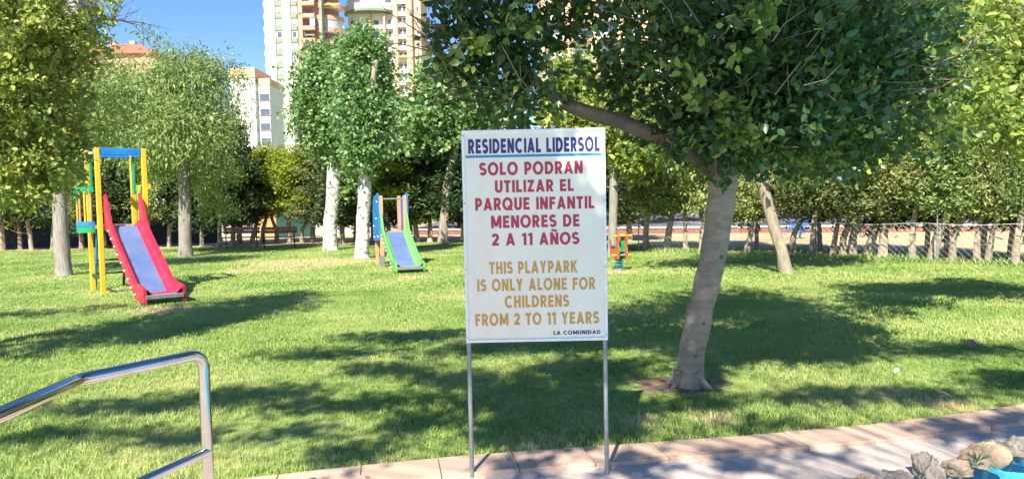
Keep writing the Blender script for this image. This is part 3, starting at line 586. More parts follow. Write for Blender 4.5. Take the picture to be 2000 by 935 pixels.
clS = [cast_s(985, 300, 3.6, .33, .3, .25), cast_s(960, 400, 3.8, .3, .3, .25), cast_s(1030, 400, 3.6, .3, .3, .22), cast_s(960, 510, 3.8, .3, .3, .25), cast_s(1030, 500, 3.9, .22, .3, .22), cast_s(980, 610, 3.7, .35, .3, .25), cast_s(1090, 610, 3.8, .26, .3, .22),
       cast_s(1050, 290, 3.5, .16, .25, .14), cast_s(1150, 440, 3.6, .09, .2, .12), cast_s(1160, 620, 3.6, .1, .2, .16), cast_s(910, 350, 3.8, .2, .3, .3), cast_s(900, 560, 3.8, .2, .3, .3),
       cast_t(1345, 700, 4.6, .18, .2, .16), cast_t(1360, 620, 4.6, .2, .2, .18), cast_t(1375, 540, 4.4, .2, .2, .18), cast_t(1390, 460, 4.4, .2, .2, .18), cast_t(1400, 380, 4.2, .25, .2, .2), cast_t(1330, 300, 4.2, .3, .2, .2),
       cast_t(1450, 150, 4.0, .7, .3, .5), cast_t(1600, 150, 4.0, .7, .3, .5), cast_t(1600, 270, 4.2, .6, .3, .3), cast_t(950, 120, 4.0, .6, .3, .4), cast_t(1450, 280, 4.2, .4, .3, .25), cast_t(1200, 120, 4.2, .4, .3, .3),
       cast(1010, 915, 5.2, .18, .16, .2), cast(1260, 905, 5.2, .22, .1, .15), cast(1440, 905, 5.4, .16, .06, .1), cast(1600, 885, 5.4, .25, .07, .12), cast(1880, 838, 5.4, .3, .12, .18), cast(1995, 835, 5.4, .25, .2, .2),
       cast(1080, 830, 5.4, .55, .3, .35), cast(1000, 770, 5.6, .6, .35, .35), cast(1150, 720, 5.8, .7, .4, .35), cast(900, 740, 5.6, .5, .2, .25), cast(1150, 660, 5.8, .8, .4, .35), cast(930, 680, 5.8, .6, .3, .3),
       cast(810, 655, 5.6, 1.0, .36, .2), cast(640, 690, 5.4, .9, .26, .15), cast(760, 720, 5.4, .6, .2, .15), cast(700, 785, 5.2, .8, .22, .15), cast(480, 770, 5.2, .9, .22, .15), cast(700, 880, 5.0, .45, .16, .12), cast(830, 825, 5.2, .4, .2, .15), cast(250, 790, 5.0, .9, .18, .12), cast(110, 850, 5.0, .7, .15, .12), cast(370, 850, 4.8, .5, .12, .1), cast(580, 840, 5.0, .3, .12, .1),
       cast(1620, 770, 5.6, .8, .14, .15), cast(1400, 790, 5.4, .4, .1, .12), cast(1480, 830, 5.4, .5, .07, .1), cast(1870, 680, 5.8, .9, .3, .2), cast(1800, 770, 5.6, .9, .12, .15), cast(1250, 800, 5.4, .3, .14, .2), cast(1600, 690, 5.8, .8, .35, .3), cast(1980, 740, 5.6, .5, .25, .2)]
for k, c in enumerate(clS):
    cc = Vector(c[:3]) - B
    limb('branch', [(-.6, 1.0, 3.9), Vector((-.6, 1.0, 3.9)).lerp(cc, .5) + Vector((0, 0, .5)), cc], .014, .004, MT['bark_limb'], t, n=5, seed=k)
link('crown', leaves('crown', rel(clS, B), 62000, .085, LEAF6, MT['leaf_laurel'], 111, per=10, spread=.9, shell=.1), t)

# ================================================================ GRASS
def in_soil(x, y):
    d = math.hypot((x - SOIL.x) / .46, (y - SOIL.y) / .28)
    return d + 0.35 * noise.noise(Vector((x * 3, y * 3, 0)))
SOIL = G(1335, 748)
def tuft(name, nb, rad, h, wd, seed):
    rg = np.random.default_rng(seed); V = []; Fc = []; T = []
    for i in range(nb):
        a = rg.uniform(0, 6.28); rr = rad * math.sqrt(rg.random()); x0, y0 = rr * math.cos(a), rr * math.sin(a)
        b = rg.uniform(0, 6.28); hh = h * rg.uniform(.55, 1.15); ln = hh * rg.uniform(.3, 1.5); dx, dy = math.cos(b), math.sin(b); px_, py_ = -dy * wd / 2, dx * wd / 2
        n = len(V)
        V += [(x0 - px_, y0 - py_, -.01), (x0 + px_, y0 + py_, -.01), (x0 + dx * ln * .45 + px_ * .8, y0 + dy * ln * .45 + py_ * .8, hh * .62), (x0 + dx * ln * .45 - px_ * .8, y0 + dy * ln * .45 - py_ * .8, hh * .62), (x0 + dx * ln, y0 + dy * ln, hh)]
        Fc += [(n, n + 1, n + 2), (n, n + 2, n + 3), (n + 3, n + 2, n + 4)]
    return npmesh(name, np.array(V), np.array(Fc), MT['blade'])
def scatter(name, label, pts, scl, seed, tm):
    rg = np.random.default_rng(seed); n = len(pts)
    me = bpy.data.meshes.new(name); me.vertices.add(n); me.vertices.foreach_set('co', np.array(pts, np.float32).ravel())
    a = me.attributes.new('rot', 'FLOAT_VECTOR', 'POINT'); rt = np.zeros((n, 3), np.float32); rt[:, 2] = rg.random(n) * 6.28; a.data.foreach_set('vector', rt.ravel())
    a = me.attributes.new('scl', 'FLOAT', 'POINT'); a.data.foreach_set('value', np.array(scl, np.float32))
    o = link(name, me); tag(o, label, 'grass', kind='stuff')
    src = bpy.data.objects.new('grass_tuft', tm)
    ng = bpy.data.node_groups.new(name, 'GeometryNodeTree')
    ng.interface.new_socket('Geometry', in_out='INPUT', socket_type='NodeSocketGeometry'); ng.interface.new_socket('Geometry', in_out='OUTPUT', socket_type='NodeSocketGeometry')
    gi = ng.nodes.new('NodeGroupInput'); go = ng.nodes.new('NodeGroupOutput')
    oi = ng.nodes.new('GeometryNodeObjectInfo'); oi.inputs['Object'].default_value = src; oi.inputs['As Instance'].default_value = True
    ip = ng.nodes.new('GeometryNodeInstanceOnPoints')
    r1 = ng.nodes.new('GeometryNodeInputNamedAttribute'); r1.data_type = 'FLOAT_VECTOR'; r1.inputs[0].default_value = 'rot'
    s1 = ng.nodes.new('GeometryNodeInputNamedAttribute'); s1.data_type = 'FLOAT'; s1.inputs[0].default_value = 'scl'
    L = ng.links.new
    L(gi.outputs[0], ip.inputs['Points']); L(oi.outputs['Geometry'], ip.inputs['Instance']); L(r1.outputs[0], ip.inputs['Rotation']); L(s1.outputs[0], ip.inputs['Scale']); L(ip.outputs[0], go.inputs[0])
    md = o.modifiers.new('scatter', 'NODES'); md.node_group = ng
    return o
def lawn_band(name, label, y0, y1, dens, tm, seed, smin=.7):
    rg = random.Random(seed); pts = []; sc_ = []
    A = 0
    xm = .78 * y1 + .8
    n = int(2 * xm * (y1 - y0) * dens)
    for _ in range(n):
        x = rg.uniform(-xm, xm); y = rg.uniform(y0, y1)
        if abs(x) > .78 * y + 1.0: continue
        if y < yk(x) + .02: continue
        if x > 3 and y > 28.5 - .95 * x + 1.8: continue
        if y > 30: continue
        s_ = in_soil(x, y)
        if s_ < .8: continue
        q = noise.noise(Vector((x * 1.3, y * 1.3, 3)))
        if y < 8 and x > 0 and q < -.38 and rg.random() < .5: continue
        pts.append((x, y, -.02)); sc_.append(rg.uniform(smin, 1.2) * (.75 + .5 * noise.noise(Vector((x * .9, y * .9, 9))) + .15) * (.6 if s_ < 1.3 else 1))
    return scatter(name, label, pts, sc_, seed, tm)
lawn_band('lawn_grass', 'short green lawn grass of the foreground beside the kerb', 3.0, 7.5, 380, tuft('grass_tuft', 22, .075, .040, .0048, 1), 1)
lawn_band('lawn_grass', 'sunlit lawn grass of the middle distance between tree and slides', 7.5, 13.5, 120, tuft('grass_tuft', 28, .13, .042, .008, 2), 2)
lawn_band('lawn_grass', 'far lawn grass running up to the hedge trunks', 13.5, 30, 30, tuft('grass_tuft', 32, .22, .045, .014, 3), 3)
# longer weeds at the hedge foot and lower left
rg = random.Random(9); pts = []; sc_ = []
for i in range(len(right) - 1):
    a, b = G(*right[i]), G(*right[i + 1])
    for k in range(26):
        p = a.lerp(b, rg.random()); pts.append((p.x + rg.uniform(-.2, .2), p.y - rg.uniform(.0, .7), -.02)); sc_.append(rg.uniform(.7, 2.0) if rg.random() < .45 else .6)
scatter('weed_grass', 'longer ragged grass along the foot of the right hedge', pts, sc_, 4, tuft('grass_tuft', 16, .12, .09, .014, 4))
# bare soil round the big tree
mb = MB(); mb.v.append((SOIL.x, SOIL.y, .01)); N = 40
for ring, rr in enumerate((.5, 1.0)):
    for k in range(N):
        a = 2 * math.pi * k / N; r_ = rr * (1 + .9 * noise.noise(Vector((math.cos(a) * 2, math.sin(a) * 2, 5))))
        mb.v.append((SOIL.x + .42 * r_ * math.cos(a), SOIL.y + .27 * r_ * math.sin(a), .012 if ring == 0 else -.014))
for k in range(N):
    k2 = (k + 1) % N; mb.f.append((0, 1 + k, 1 + k2)); mb.f.append((1 + k, 1 + N + k, 1 + N + k2, 1 + k2))
o = mb.build('soil_patch', MT['soil'], smooth=True); o['kind'] = 'structure'
# fallen leaves
def fallen(px, py, s, col, label):
    m, nt, b = newmat('dry_leaf'); b.inputs['Base Color'].default_value = (*col, 1); b.inputs['Roughness'].default_value = .7
    p = G(px, py); p.z = .05
    mb = MB().add([(0, -s, .0), (s * .45, -s * .3, .012), (s * .4, s * .45, .014), (0, s, 0.002), (-s * .4, s * .45, .018), (-s * .45, -s * .3, .01), (0, 0, -.004)], [(6, 0, 1), (6, 1, 2), (6, 2, 3), (6, 3, 4), (6, 4, 5), (6, 5, 0)])
    o = mb.build('fallen_leaf', m, loc=p); o.rotation_euler = (.3, .2, px); tag(o, label, 'leaf', 'fallen leaves on the lawn')
fallen(1573, 703, .05, (.55, .42, .03), 'yellow fallen leaf in the shade right of the big trunk')
fallen(1725, 683, .05, (.55, .42, .03), 'yellow fallen leaf in the sun at the end of the crown shadow')
fallen(1897, 680, .09, (.34, .20, .12), 'large brown dry leaf near the right edge of the lawn')
fallen(1842, 780, .07, (.62, .58, .50), 'white rag on bare soil near the kerb on the right')  # white rag, modelled with the same shape as the fallen leaves
fallen(1752, 735, .04, (.5, .48, .38), 'small pale leaf in the sunlit strip right of the big tree')
fallen(1312, 722, .04, (.5, .45, .3), 'small tan leaf left of the big trunk foot')
fallen(690, 690, .04, (.4, .32, .18), 'small tan leaf in the middle of the lawn left of sign')
fallen(935, 497, .10, (.62, .55, .5), 'pale pinkish leaf on the lawn near the small slide')

# ================================================================ SIGN
a = G(921, 936); b = G(1188, 940)
bl = P(911, 668, 4.12); br = P(1187, 663, 4.12)
SC = (bl + br) / 2
rzs = math.atan2(br.y - bl.y, br.x - bl.x)
BW = (br - bl).length; BH = BW * 1.487
zb = SC.z
t = thing('notice_board', 'white notice board on two steel posts with blue, red and gold lettering', 'sign', (SC.x, SC.y, 0), rzs)
MB().box(-BW/2 + .004, BW/2 - .004, -.009, .009, zb + .004, zb + BH - .004).build('panel', MT['sign_white'], t)
fr = .016
for (x0, x1, z0, z1) in ((-BW/2, BW/2, zb, zb + fr), (-BW/2, BW/2, zb + BH - fr, zb + BH), (-BW/2, -BW/2 + fr, zb + fr, zb + BH - fr), (BW/2 - fr, BW/2, zb + fr, zb + BH - fr)):
    MB().box(x0, x1, -.016, .014, z0, z1).build('frame', MT['sign_frame'], t, bevel=.002)
for s in (-1, 1):
    x = s * (BW/2 - .012)
    MB().tube([(x, .028, -.1), (x, .028, zb + BH * .8)], .0125, 10).build('post', MT['galv'], t, smooth=True)
for x in (-BW/2 + .008, BW/2 - .008):
    for z in (zb + .03, zb + BH * .35, zb + BH * .66, zb + BH - .03): MB().tube([(x, -.015, z), (x, -.0185, z)], .0042, 8).build('screw', MT['galv'], t)
def arc(cx, cy, rx, ry, a0, a1, n=14):
    return [(cx + rx * math.cos(R(a0 + (a1 - a0) * i / n)), cy + ry * math.sin(R(a0 + (a1 - a0) * i / n))) for i in range(n + 1)]
TK = .235; A_ = TK / 2
def rib(pts, closed=False): return ('r', pts, closed)
def sl(x0, y0, x1, y1): return ('s', (x0, y0, x1, y1))
def loop_(cx, rx): return rib(arc(cx, .5, rx, .42, 0, 360, 28)[:-1], True)
GL = {
 'I': (.20, [rib([(A_, 0), (A_, 1)])]),
 'L': (.50, [rib([(A_, 1), (A_, A_), (.5, A_)])]),
 'E': (.54, [rib([(.52, 1-A_), (A_, 1-A_), (A_, A_), (.54, A_)]), rib([(A_, .5), (.49, .5)])]),
 'F': (.52, [rib([(.52, 1-A_), (A_, 1-A_), (A_, 0)]), rib([(A_, .5), (.47, .5)])]),
 'T': (.56, [rib([(0, 1-A_), (.56, 1-A_)]), rib([(.28, .9), (.28, 0)])]),
 'H': (.64, [rib([(A_, 0), (A_, 1)]), rib([(.54, 0), (.54, 1)]), rib([(A_, .5), (.54, .5)])]),
 'N': (.66, [rib([(A_, 0), (A_, 1)]), rib([(.56, 0), (.56, 1)]), sl(.12, 1, .54, 0)]),
 'M': (.86, [rib([(A_, 0), (A_, 1)]), rib([(.76, 0), (.76, 1)]), sl(.13, 1, .43, .12), sl(.73, 1, .43, .12)]),
 'A': (.74, [sl(.11, 0, .37, 1), sl(.63, 0, .37, 1), rib([(.2, .27), (.54, .27)])]),
 'Y': (.68, [sl(.12, 1, .34, .42), sl(.56, 1, .34, .42), rib([(.34, .5), (.34, 0)])]),
 'K': (.68, [rib([(A_, 0), (A_, 1)]), sl(.54, 1, .18, .42), sl(.28, .56, .55, 0)]),
 'Z': (.60, [rib([(.03, 1-A_), (.58, 1-A_)]), rib([(.02, A_), (.58, A_)]), sl(.13, .1, .46, .9)]),
 'U': (.64, [rib([(A_, 1), (A_, .36)] + arc(.32, .34, .22, .25, 180, 360, 14) + [(.54, 1)])]),
 'O': (.84, [loop_(.42, .33)]),
 'Q': (.86, [loop_(.42, .33), sl(.52, .36, .76, -.02)]),
 'C': (.76, [rib(arc(.42, .5, .32, .41, 48, 312, 20))]),
 'D': (.70, [rib([(A_, 1-A_), (.25, 1-A_)] + arc(.28, .5, .32, .40, 90, -90, 16) + [(.25, A_), (A_, A_)], True)]),
 'P': (.58, [rib([(A_, 0), (A_, 1)]), rib([(A_, 1-A_), (.26, 1-A_)] + arc(.28, .65, .20, .25, 88, -88, 12) + [(.26, .40), (A_, .40)])]),
 'R': (.62, [rib([(A_, 0), (A_, 1)]), rib([(A_, 1-A_), (.26, 1-A_)] + arc(.28, .67, .21, .23, 88, -88, 12) + [(.26, .44), (A_, .44)]), sl(.31, .44, .51, 0)]),
 'S': (.58, [rib(arc(.29, .70, .19, .20, 25, 268, 14) + arc(.29, .30, .20, .20, 88, -155, 14))]),
 '2': (.58, [rib(arc(.29, .68, .19, .22, 170, -28, 12) + [(.14, .16), (.10, .10)]), rib([(.03, A_), (.56, A_)])]),
 '1': (.36, [rib([(.26, 0), (.26, 1)]), sl(.24, 1, .08, .76)]),
}
GL['\u00d1'] = (.66, GL['N'][1] + [rib([(.12, 1.14), (.24, 1.20), (.42, 1.12), (.55, 1.19)])])
def ribbon(pts, closed, hw, tip=None):
    n = len(pts); L_, R_ = [], []
    for i in range(n):
        p = Vector(pts[i]); a = Vector(pts[(i - 1) % n]) if (closed or i > 0) else None; b = Vector(pts[(i + 1) % n]) if (closed or i < n - 1) else None
        d1 = (p - a).normalized() if a is not None else (b - p).normalized(); d2 = (b - p).normalized() if b is not None else d1
        n1 = Vector((-d1.y, d1.x)); n2 = Vector((-d2.y, d2.x)); m = (n1 + n2)
        m = m.normalized() if m.length > 1e-4 else n1
        k = hw / max(m.dot(n1), .5)
        L_.append(p + m * k); R_.append(p - m * k)
    return L_, R_
def text_line(s, x0, x1, zlo, zhi, mat, parent, tilt=0.0, heavy=1.0):
    h = zhi - zlo; gap = .13; wd = []
    xx = 0; place = []
    for ch in s:
        if ch == ' ': xx += .42; continue
        place.append((ch, xx)); xx += GL[ch][0] + gap
    tot = xx - gap; sx = (x1 - x0) / tot
    for ch, ox in place:
        mb = MB()
        for si, st in enumerate(GL[ch][1]):
            q = si * .00025
            if st[0] == 'r':
                hw = A_ * heavy * (.72 if (ch == '\u00d1' and si == 3) else 1)
                # keep vertical strokes even after the horizontal squeeze
                L_, R_ = ribbon(st[1], st[2], hw)
                quads = []
                m = len(L_); rg_ = range(m if st[2] else m - 1)
                vs = [(v.x, v.y) for v in L_] + [(v.x, v.y) for v in R_]
                fs = [(i, (i + 1) % m, (i + 1) % m + m, i + m) for i in rg_]
            else:
                a0, b0, a1, b1 = st[1]; th = math.atan2(abs(a1 - a0), abs(b1 - b0)); hx = A_ * heavy / math.cos(th) * .95
                vs = [(a0 - hx, b0), (a0 + hx, b0), (a1 + hx, b1), (a1 - hx, b1)]; fs = [(0, 1, 2, 3)]
            vv = []
            for (u, v) in vs:
                X = x0 + (ox + u) * sx; vv.append((X, -.0093 - .0008 - q, zlo + v * h + tilt * (X - x0)))
            n = len(vv); back = [(a, -.0089, c) for a, b, c in vv]
            # thin solid letters: front faces plus rims
            edges = {}
            for f in fs:
                for i in range(len(f)):
                    e = (f[i], f[(i + 1) % len(f)]); edges[e] = edges.get(e, 0) + 1
            rims = [e for e in edges if (e[1], e[0]) not in edges]
            mb.add(vv + back, fs + [(e[0], e[1], e[1] + n, e[0] + n) for e in rims])
        mb.build('letter', mat, parent)
def SX(zx, zy):
    xl = 42 + 20 * (zy - 35) / 870; xr = 622 + 14 * (zy - 35) / 870
    return -BW/2 + BW * (zx - xl) / (xr - xl)
def SZ(zy): return zb + BH * (1 - (zy - 36) / (906 - 36))
MB().box(SX(60, 140), SX(608, 140), -.0105, -.0092, SZ(148), SZ(138)).build('underline', MT['cyan'], t)
for s, xa, xb, ya, yb, mt, hv in (
    ('RESIDENCIAL LIDERSOL', 70, 601, 72, 131, 'navy', 1.0), ('SOLO PODRAN', 115, 532, 168, 220, 'crimson', .95), ('UTILIZAR EL', 178, 496, 241, 291, 'crimson', .95),
    ('PARQUE INFANTIL', 98, 580, 312, 363, 'crimson', .95), ('MENORES DE', 162, 520, 385, 436, 'crimson', .95), ('2 A 11 A\u00d1OS', 165, 519, 458, 508, 'crimson', .95),
    ('THIS PLAYPARK', 155, 512, 574, 624, 'gold', .88), ('IS ONLY ALONE FOR', 106, 584, 645, 695, 'gold', .88), ('CHILDRENS', 218, 478, 715, 765, 'gold', .88),
    ('FROM 2 TO 11 YEARS', 98, 600, 787, 837, 'gold', .88), ('LA COMUNIDAD', 415, 605, 864, 880, 'navy', .95)):
    ym = (ya + yb) / 2
    text_line(s, SX(xa, ym), SX(xb, ym), SZ(yb), SZ(ya), MT[mt], t, 0.0, hv)

# ================================================================ HANDRAIL
t = thing('handrail', 'polished stainless steel handrail with lower bar at the bottom left corner', 'railing', (-1.36, 3.27, 0))
base = Vector((-1.36, 3.27, 0))
pt = P(397, 690, 3.27); kk = P(155, 741, 2.75); e1 = P(-30, 822, 2.15); e2 = P(-500, 1040, 1.5)
bend = [pt + (kk - pt).normalized() * .07]
for i in range(1, 7):
    f = i / 6; a_ = pt + (kk - pt).normalized() * .07; c_ = pt + Vector((0, 0, -.07)); bend.append(a_.lerp(pt, f).lerp(pt.lerp(c_, f), f))
path = [e2, e1, kk + (e1 - kk).normalized() * .05, kk, kk + (pt - kk).normalized() * .05] + bend
MB().tube(relp(path, base), .0245, 20).build('top_rail', MT['steel'], t, smooth=True)
MB().tube(relp([pt + Vector((0, 0, -.07)), Vector((pt.x + .0, pt.y, -.05))], base), .0244, 20).build('post', MT['steel'], t, smooth=True)
lr = [P(408, 880, 3.27), P(280, 938, 2.95), P(150, 1010, 2.7), P(-400, 1300, 1.6)]
MB().tube(relp(lr, base), .0205, 18).build('lower_rail', MT['steel'], t, smooth=True)
MB().tube(relp([e2 + Vector((0, 0, 0.0)), Vector((e2.x, e2.y, -.05))], base), .0214, 16).build('post', MT['steel'], t, smooth=True)

# ================================================================ SLIDES
def chute(root, L, zt, w_, wall, mside, wtop, zend=.16):
    """slide running along +x from x=0 at platform height zt to x=L near the ground; w_ half width"""
    def bed(u):     # profile
        if u < .08: return zt
        if u < .78: return zt + (zend + .0 - zt) * ((u - .08) / .70) ** .96
        return zend
    us = [0, .04, .08] + [.08 + .07 * i for i in range(1, 11)] + [.82, .9, 1.0]
    prof = [(L * u, bed(u)) for u in us]
    # smooth the knee
    mb = MB()
    for x_, z_ in prof: mb.v += [(x_, -w_ + .05, z_), (x_, w_ - .05, z_), (x_, -w_ + .05, z_ - .03), (x_, w_ - .05, z_ - .03)]
    for i in range(len(prof) - 1):
        a = 4 * i; mb.f += [(a, a + 4, a + 5, a + 1), (a + 2, a + 3, a + 7, a + 6)]
    mb.f += [(0, 1, 3, 2), (4*len(prof)-4, 4*len(prof)-2, 4*len(prof)-1, 4*len(prof)-3)]
    mb.build('slide_bed', MT['bed'], root, smooth=False)
    for s in (-1, 1):
        up_, lo = [], []
        for x_, z_ in prof:
            u = x_ / L
            hgt = wall + (wtop - wall) * max(0, 1 - u / .16) ** 1.0
            if u > .86: hgt = wall * (1.05 - .35 * (u - .86) / .14)
            up_.append((x_, z_ + hgt)); lo.append((x_, z_ - .07))
        lo[-1] = (lo[-1][0], .03); lo[-2] = (lo[-2][0], .03); lo[-3] = (lo[-3][0], .05)
        up_[0] = (up_[0][0] + .0, up_[0][1]);
        poly = up_ + lo[::-1]
        y0 = s * (w_ - .05); y1 = s * w_
        MB().prism(poly, min(y0, y1), max(y0, y1)).build('side_panel', mside, root)
        # flared inner band that turns the wall into the bed
        mb = MB()
        for i, (x_, z_) in enumerate(prof): mb.v += [(x_, s * (w_ - .052), z_ + wall * .62), (x_, s * (w_ - .15), z_ + .004)]
        for i in range(len(prof) - 1): mb.f.append((2*i, 2*i+1, 2*i+3, 2*i+2))
        mb.build('side_flare', mside, root)
        bm_ = MB()
        for k in range(9):
            u = .12 + k * .085; x_ = L * u; z_ = bed(u) - .01
            bm_.tube([(x_, s * w_, z_), (x_, s * (w_ + .022), z_)], .018, 8)
        bm_.build('bolt_caps', MT['bolt'], root)['kind'] = 'stuff'
    MB().box(L - .12, L + .03, -w_ + .03, w_ - .03, zend - .06, zend + .012).build('end_lip', MT['galv'], root, bevel=.01)
    MB().box(L * .80, L - .122, -w_ + .055, w_ - .055, zend + .002, zend + .006).build('run_out', mside, root)

ROT = R(-49.9)
t = thing('slide_tower', 'tall yellow slide tower with blue top beams and red chute with steel bed', 'slide', (-7.66, 14.4, 0), ROT)
hx, hy, HT = .45, .40, 2.72
for (sx_, sy_) in ((1, -1), (-1, -1), (1, 1), (-1, 1)):
    MB().box(sx_*hx - .043, sx_*hx + .043, sy_*hy - .043, sy_*hy + .043, -.05, HT).build('post', MT['yellow'], t, bevel=.008)
for sx_ in (1, -1):
    MB().box(sx_*hx - .028, sx_*hx + .028, -hy + .052, hy - .052, HT - .13, HT - .005).build('top_beam', MT['blue'], t, bevel=.006)
for sy_ in (1, -1):
    MB().box(-hx + .052, hx - .052, sy_*hy - .028, sy_*hy + .028, HT - .14, HT - .02).build('top_beam', MT['blue'], t, bevel=.006)
MB().box(-hx + .052, hx - .002, -hy + .052, hy - .052, 1.2, 1.27).build('platform', MT['wood'], t)
# green hanging boards
MB().box(hx - .16, hx - .055, hy - .19, hy - .15, 1.85, HT - .15).build('board', MT['green'], t, bevel=.004)
MB().box(-hx + .1, -hx + .2, -hy - .0, -hy + .04, 1.9, HT - .16).build('board', MT['green'], t, bevel=.004)
# curved barrier basket on the left side
def half_ring(y_c, r, z0, z1, th, mat, name, sgn):
    mb = MB(); N = 14
    for k in range(N + 1):
        a = math.pi * k / N; ca, sa = math.cos(a), math.sin(a)
        for rr, z in ((r, z0), (r, z1), (r - th, z1), (r - th, z0)): mb.v.append((ca * rr * .95, y_c + sgn * sa * rr * .75, z))
    for k in range(N):
        for j in range(4): mb.f.append((4*k+j, 4*k+(j+1) % 4, 4*k+4+(j+1) % 4, 4*k+4+j))
    mb.f += [(0, 1, 2, 3), (4*N+3, 4*N+2, 4*N+1, 4*N)]
    return mb.build(name, mat, t, bevel=0)
for sgn, yc in ((-1, -hy - .06),):
    half_ring(yc, .34, 1.90, 2.0, .05, MT['green'], 'barrier_rim', sgn)
    half_ring(yc, .34, 1.26, 1.35, .06, MT['blue'], 'barrier_rim', sgn)
    half_ring(yc, .33, 1.14, 1.255, .06, MT['green'], 'barrier_rim', sgn)
    for k in range(7):
        a = math.pi * (k + .5) / 7; x_ = math.cos(a) * .29; y_ = yc + sgn * math.sin(a) * .225
        MB().tube([(x_, y_, 1.35), (x_, y_, 1.90)], .017, 8).build('spindle', MT['yellow'] if k % 2 else MT['wood'], t, smooth=True)
    MB().box(-.02, .1, yc - .27, yc - .235, 1.78, 1.93).build('board', MT['green'], t)
# right side barrier
for z in (1.35, 1.95):
    MB().box(-hx - .02, hx + .09, hy + .052, hy + .085, z, z + .09).build('side_rail', MT['yellow'], t)
for k in range(5):
    x_ = -.28 + k * .14
    MB().box(x_ - .04, x_ + .04, hy + .03, hy + .05, 1.30, 2.02).build('side_slat', MT['yellow'] if k % 2 else MT['slide_green'], t)
# ladder at the back
for s in (-1, 1):
    MB().tube([(-hx - .55, s * .26, -.05), (-hx - .05, s * .26, 1.35)], .025, 8).build('ladder_rail', MT['blue'] if s < 0 else MT['dkgreen'], t)
for k in range(4):
    z = .28 + k * .27; x_ = -hx - .55 + .5 * (z + .05) / 1.4
    MB().tube([(x_, -.25, z), (x_, .25, z)], .02, 8).build('rung', MT['dkgreen'], t)
MB().box(-hx + .052, hx - .052, -hy - .02, -hy + .02, .26, .32).build('cross_bar', MT['dkgreen'], t)
ch = thing('x', 'x', 'x', (0, 0, 0)); bpy.data.objects.remove(ch)
slide_r = link('chute', None, t, (hx - .02, 0, 0))
chute(slide_r, 2.58, 1.25, .325, .17, MT['red'], .62, .15)

t = thing('small_slide', 'small wooden framed slide with green sides and blue side panel', 'slide', (-3.10, 18.95, 0), R(-70.9))
hx, hy, HT = .40, .30, 1.77
for (sx_, sy_) in ((1, -1), (-1, -1), (1, 1), (-1, 1)):
    MB().box(sx_*hx - .045, sx_*hx + .045, sy_*hy - .045, sy_*hy + .045, .26 if sx_ > 0 else -.05, HT).build('post', MT['wood'], t, bevel=.01)
    if sx_ > 0: MB().box(sx_*hx - .05, sx_*hx + .05, sy_*hy - .05, sy_*hy + .05, -.05, .258).build('post_foot', MT['galv'], t, bevel=.004)
for s in (-1, 1):
    poly = [(-hx - .06, .62), (hx + .02, .66), (hx + .04, 1.2), (hx + .02, 1.80), (hx - .12, 1.84), (-hx + .05, 1.70), (-hx - .08, 1.45), (-hx - .12, 1.0)]
    y0 = s * (hy + .05); MB().prism(poly, min(y0, y0 + s * .03), max(y0, y0 + s * .03)).build('panel', MT['blue'], t)
    bm_ = MB()
    for x_, z_ in ((.3, 1.62), (.1, 1.2), (-.3, 1.0), (.3, .75), (-.28, .72)): bm_.tube([(x_, y0 + s * .03, z_), (x_, y0 + s * .05, z_)], .025, 8)
    bm_.build('bolt_caps', MT['bolt'], t)['kind'] = 'stuff'
MB().tube([(hx, -hy + .04, HT - .08), (hx, hy - .04, HT - .08)], .02, 10).build('top_bar', MT['galv'], t, smooth=True)
MB().box(-hx + .046, hx - .002, -hy + .046, hy - .046, .82, .88).build('platform', MT['wood'], t)
for k in range(3): MB().box(-hx - .15 - .09 * (2 - k), -hx + .0 - .09 * (2 - k), -hy + .05, hy - .05, .2 + .22 * k, .23 + .22 * k).build('step', MT['wood'], t)
s2 = link('chute', None, t, (hx + .03, 0, 0))
chute(s2, 1.98, .86, .345, .13, MT['slide_green'], .52, .13)

# ================================================================ SPRING RIDER
p = G(1209, 526)
t = thing('spring_rider', 'orange, blue and yellow spring rider on a teal coil just right of the sign', 'spring rider', p, R(-72)); t.scale = (.9, .82, 1)
MB().tube([(0, 0, -.02), (0, 0, .03)], .17, 20).build('base_plate', MT['galv'], t)
MB().tube([(.10 * math.cos(k * .5), .10 * math.sin(k * .5), .04 + k * .0052) for k in range(52)], .019, 8).build('coil_spring', MT['teal'], t, smooth=True)
MB().box(-.2, .2, -.10, .10, .312, .34).build('deck', MT['blue'], t, bevel=.006)
for s, q in ((-1, 'side_panel'), (1, 'side_panel')):
    poly = [(-.26, .30), (-.05, .26), (.20, .24), (.26, .42), (.22, .58), (.30, .68), (.26, .80), (.16, .83), (.10, .74), (.10, .60), (-.02, .50), (-.14, .52), (-.20, .68), (-.28, .66), (-.26, .45)]
    MB().prism(poly, min(s * .105, s * .13), max(s * .105, s * .13)).build(q, MT['orange'], t, bevel=.005)
MB().box(-.15, .08, -.17, .17, .515, .545).build('seat', MT['blue'], t, bevel=.008)
MB().box(.1, .14, -.10, .10, .40, .64).build('front_board', MT['green'], t)
for z, x_ in ((.76, .2), (.33, .12)):
    h_ = MB().tube([(x_, -.24, z), (x_, .24, z)], .018, 8).build('handle', MT['yellow'], t, smooth=True)
    for s in (-1, 1): MB().tube([(x_, s * .24, z), (x_, s * .27, z)], .03, 10).build('grip', MT['yellow'], h_)

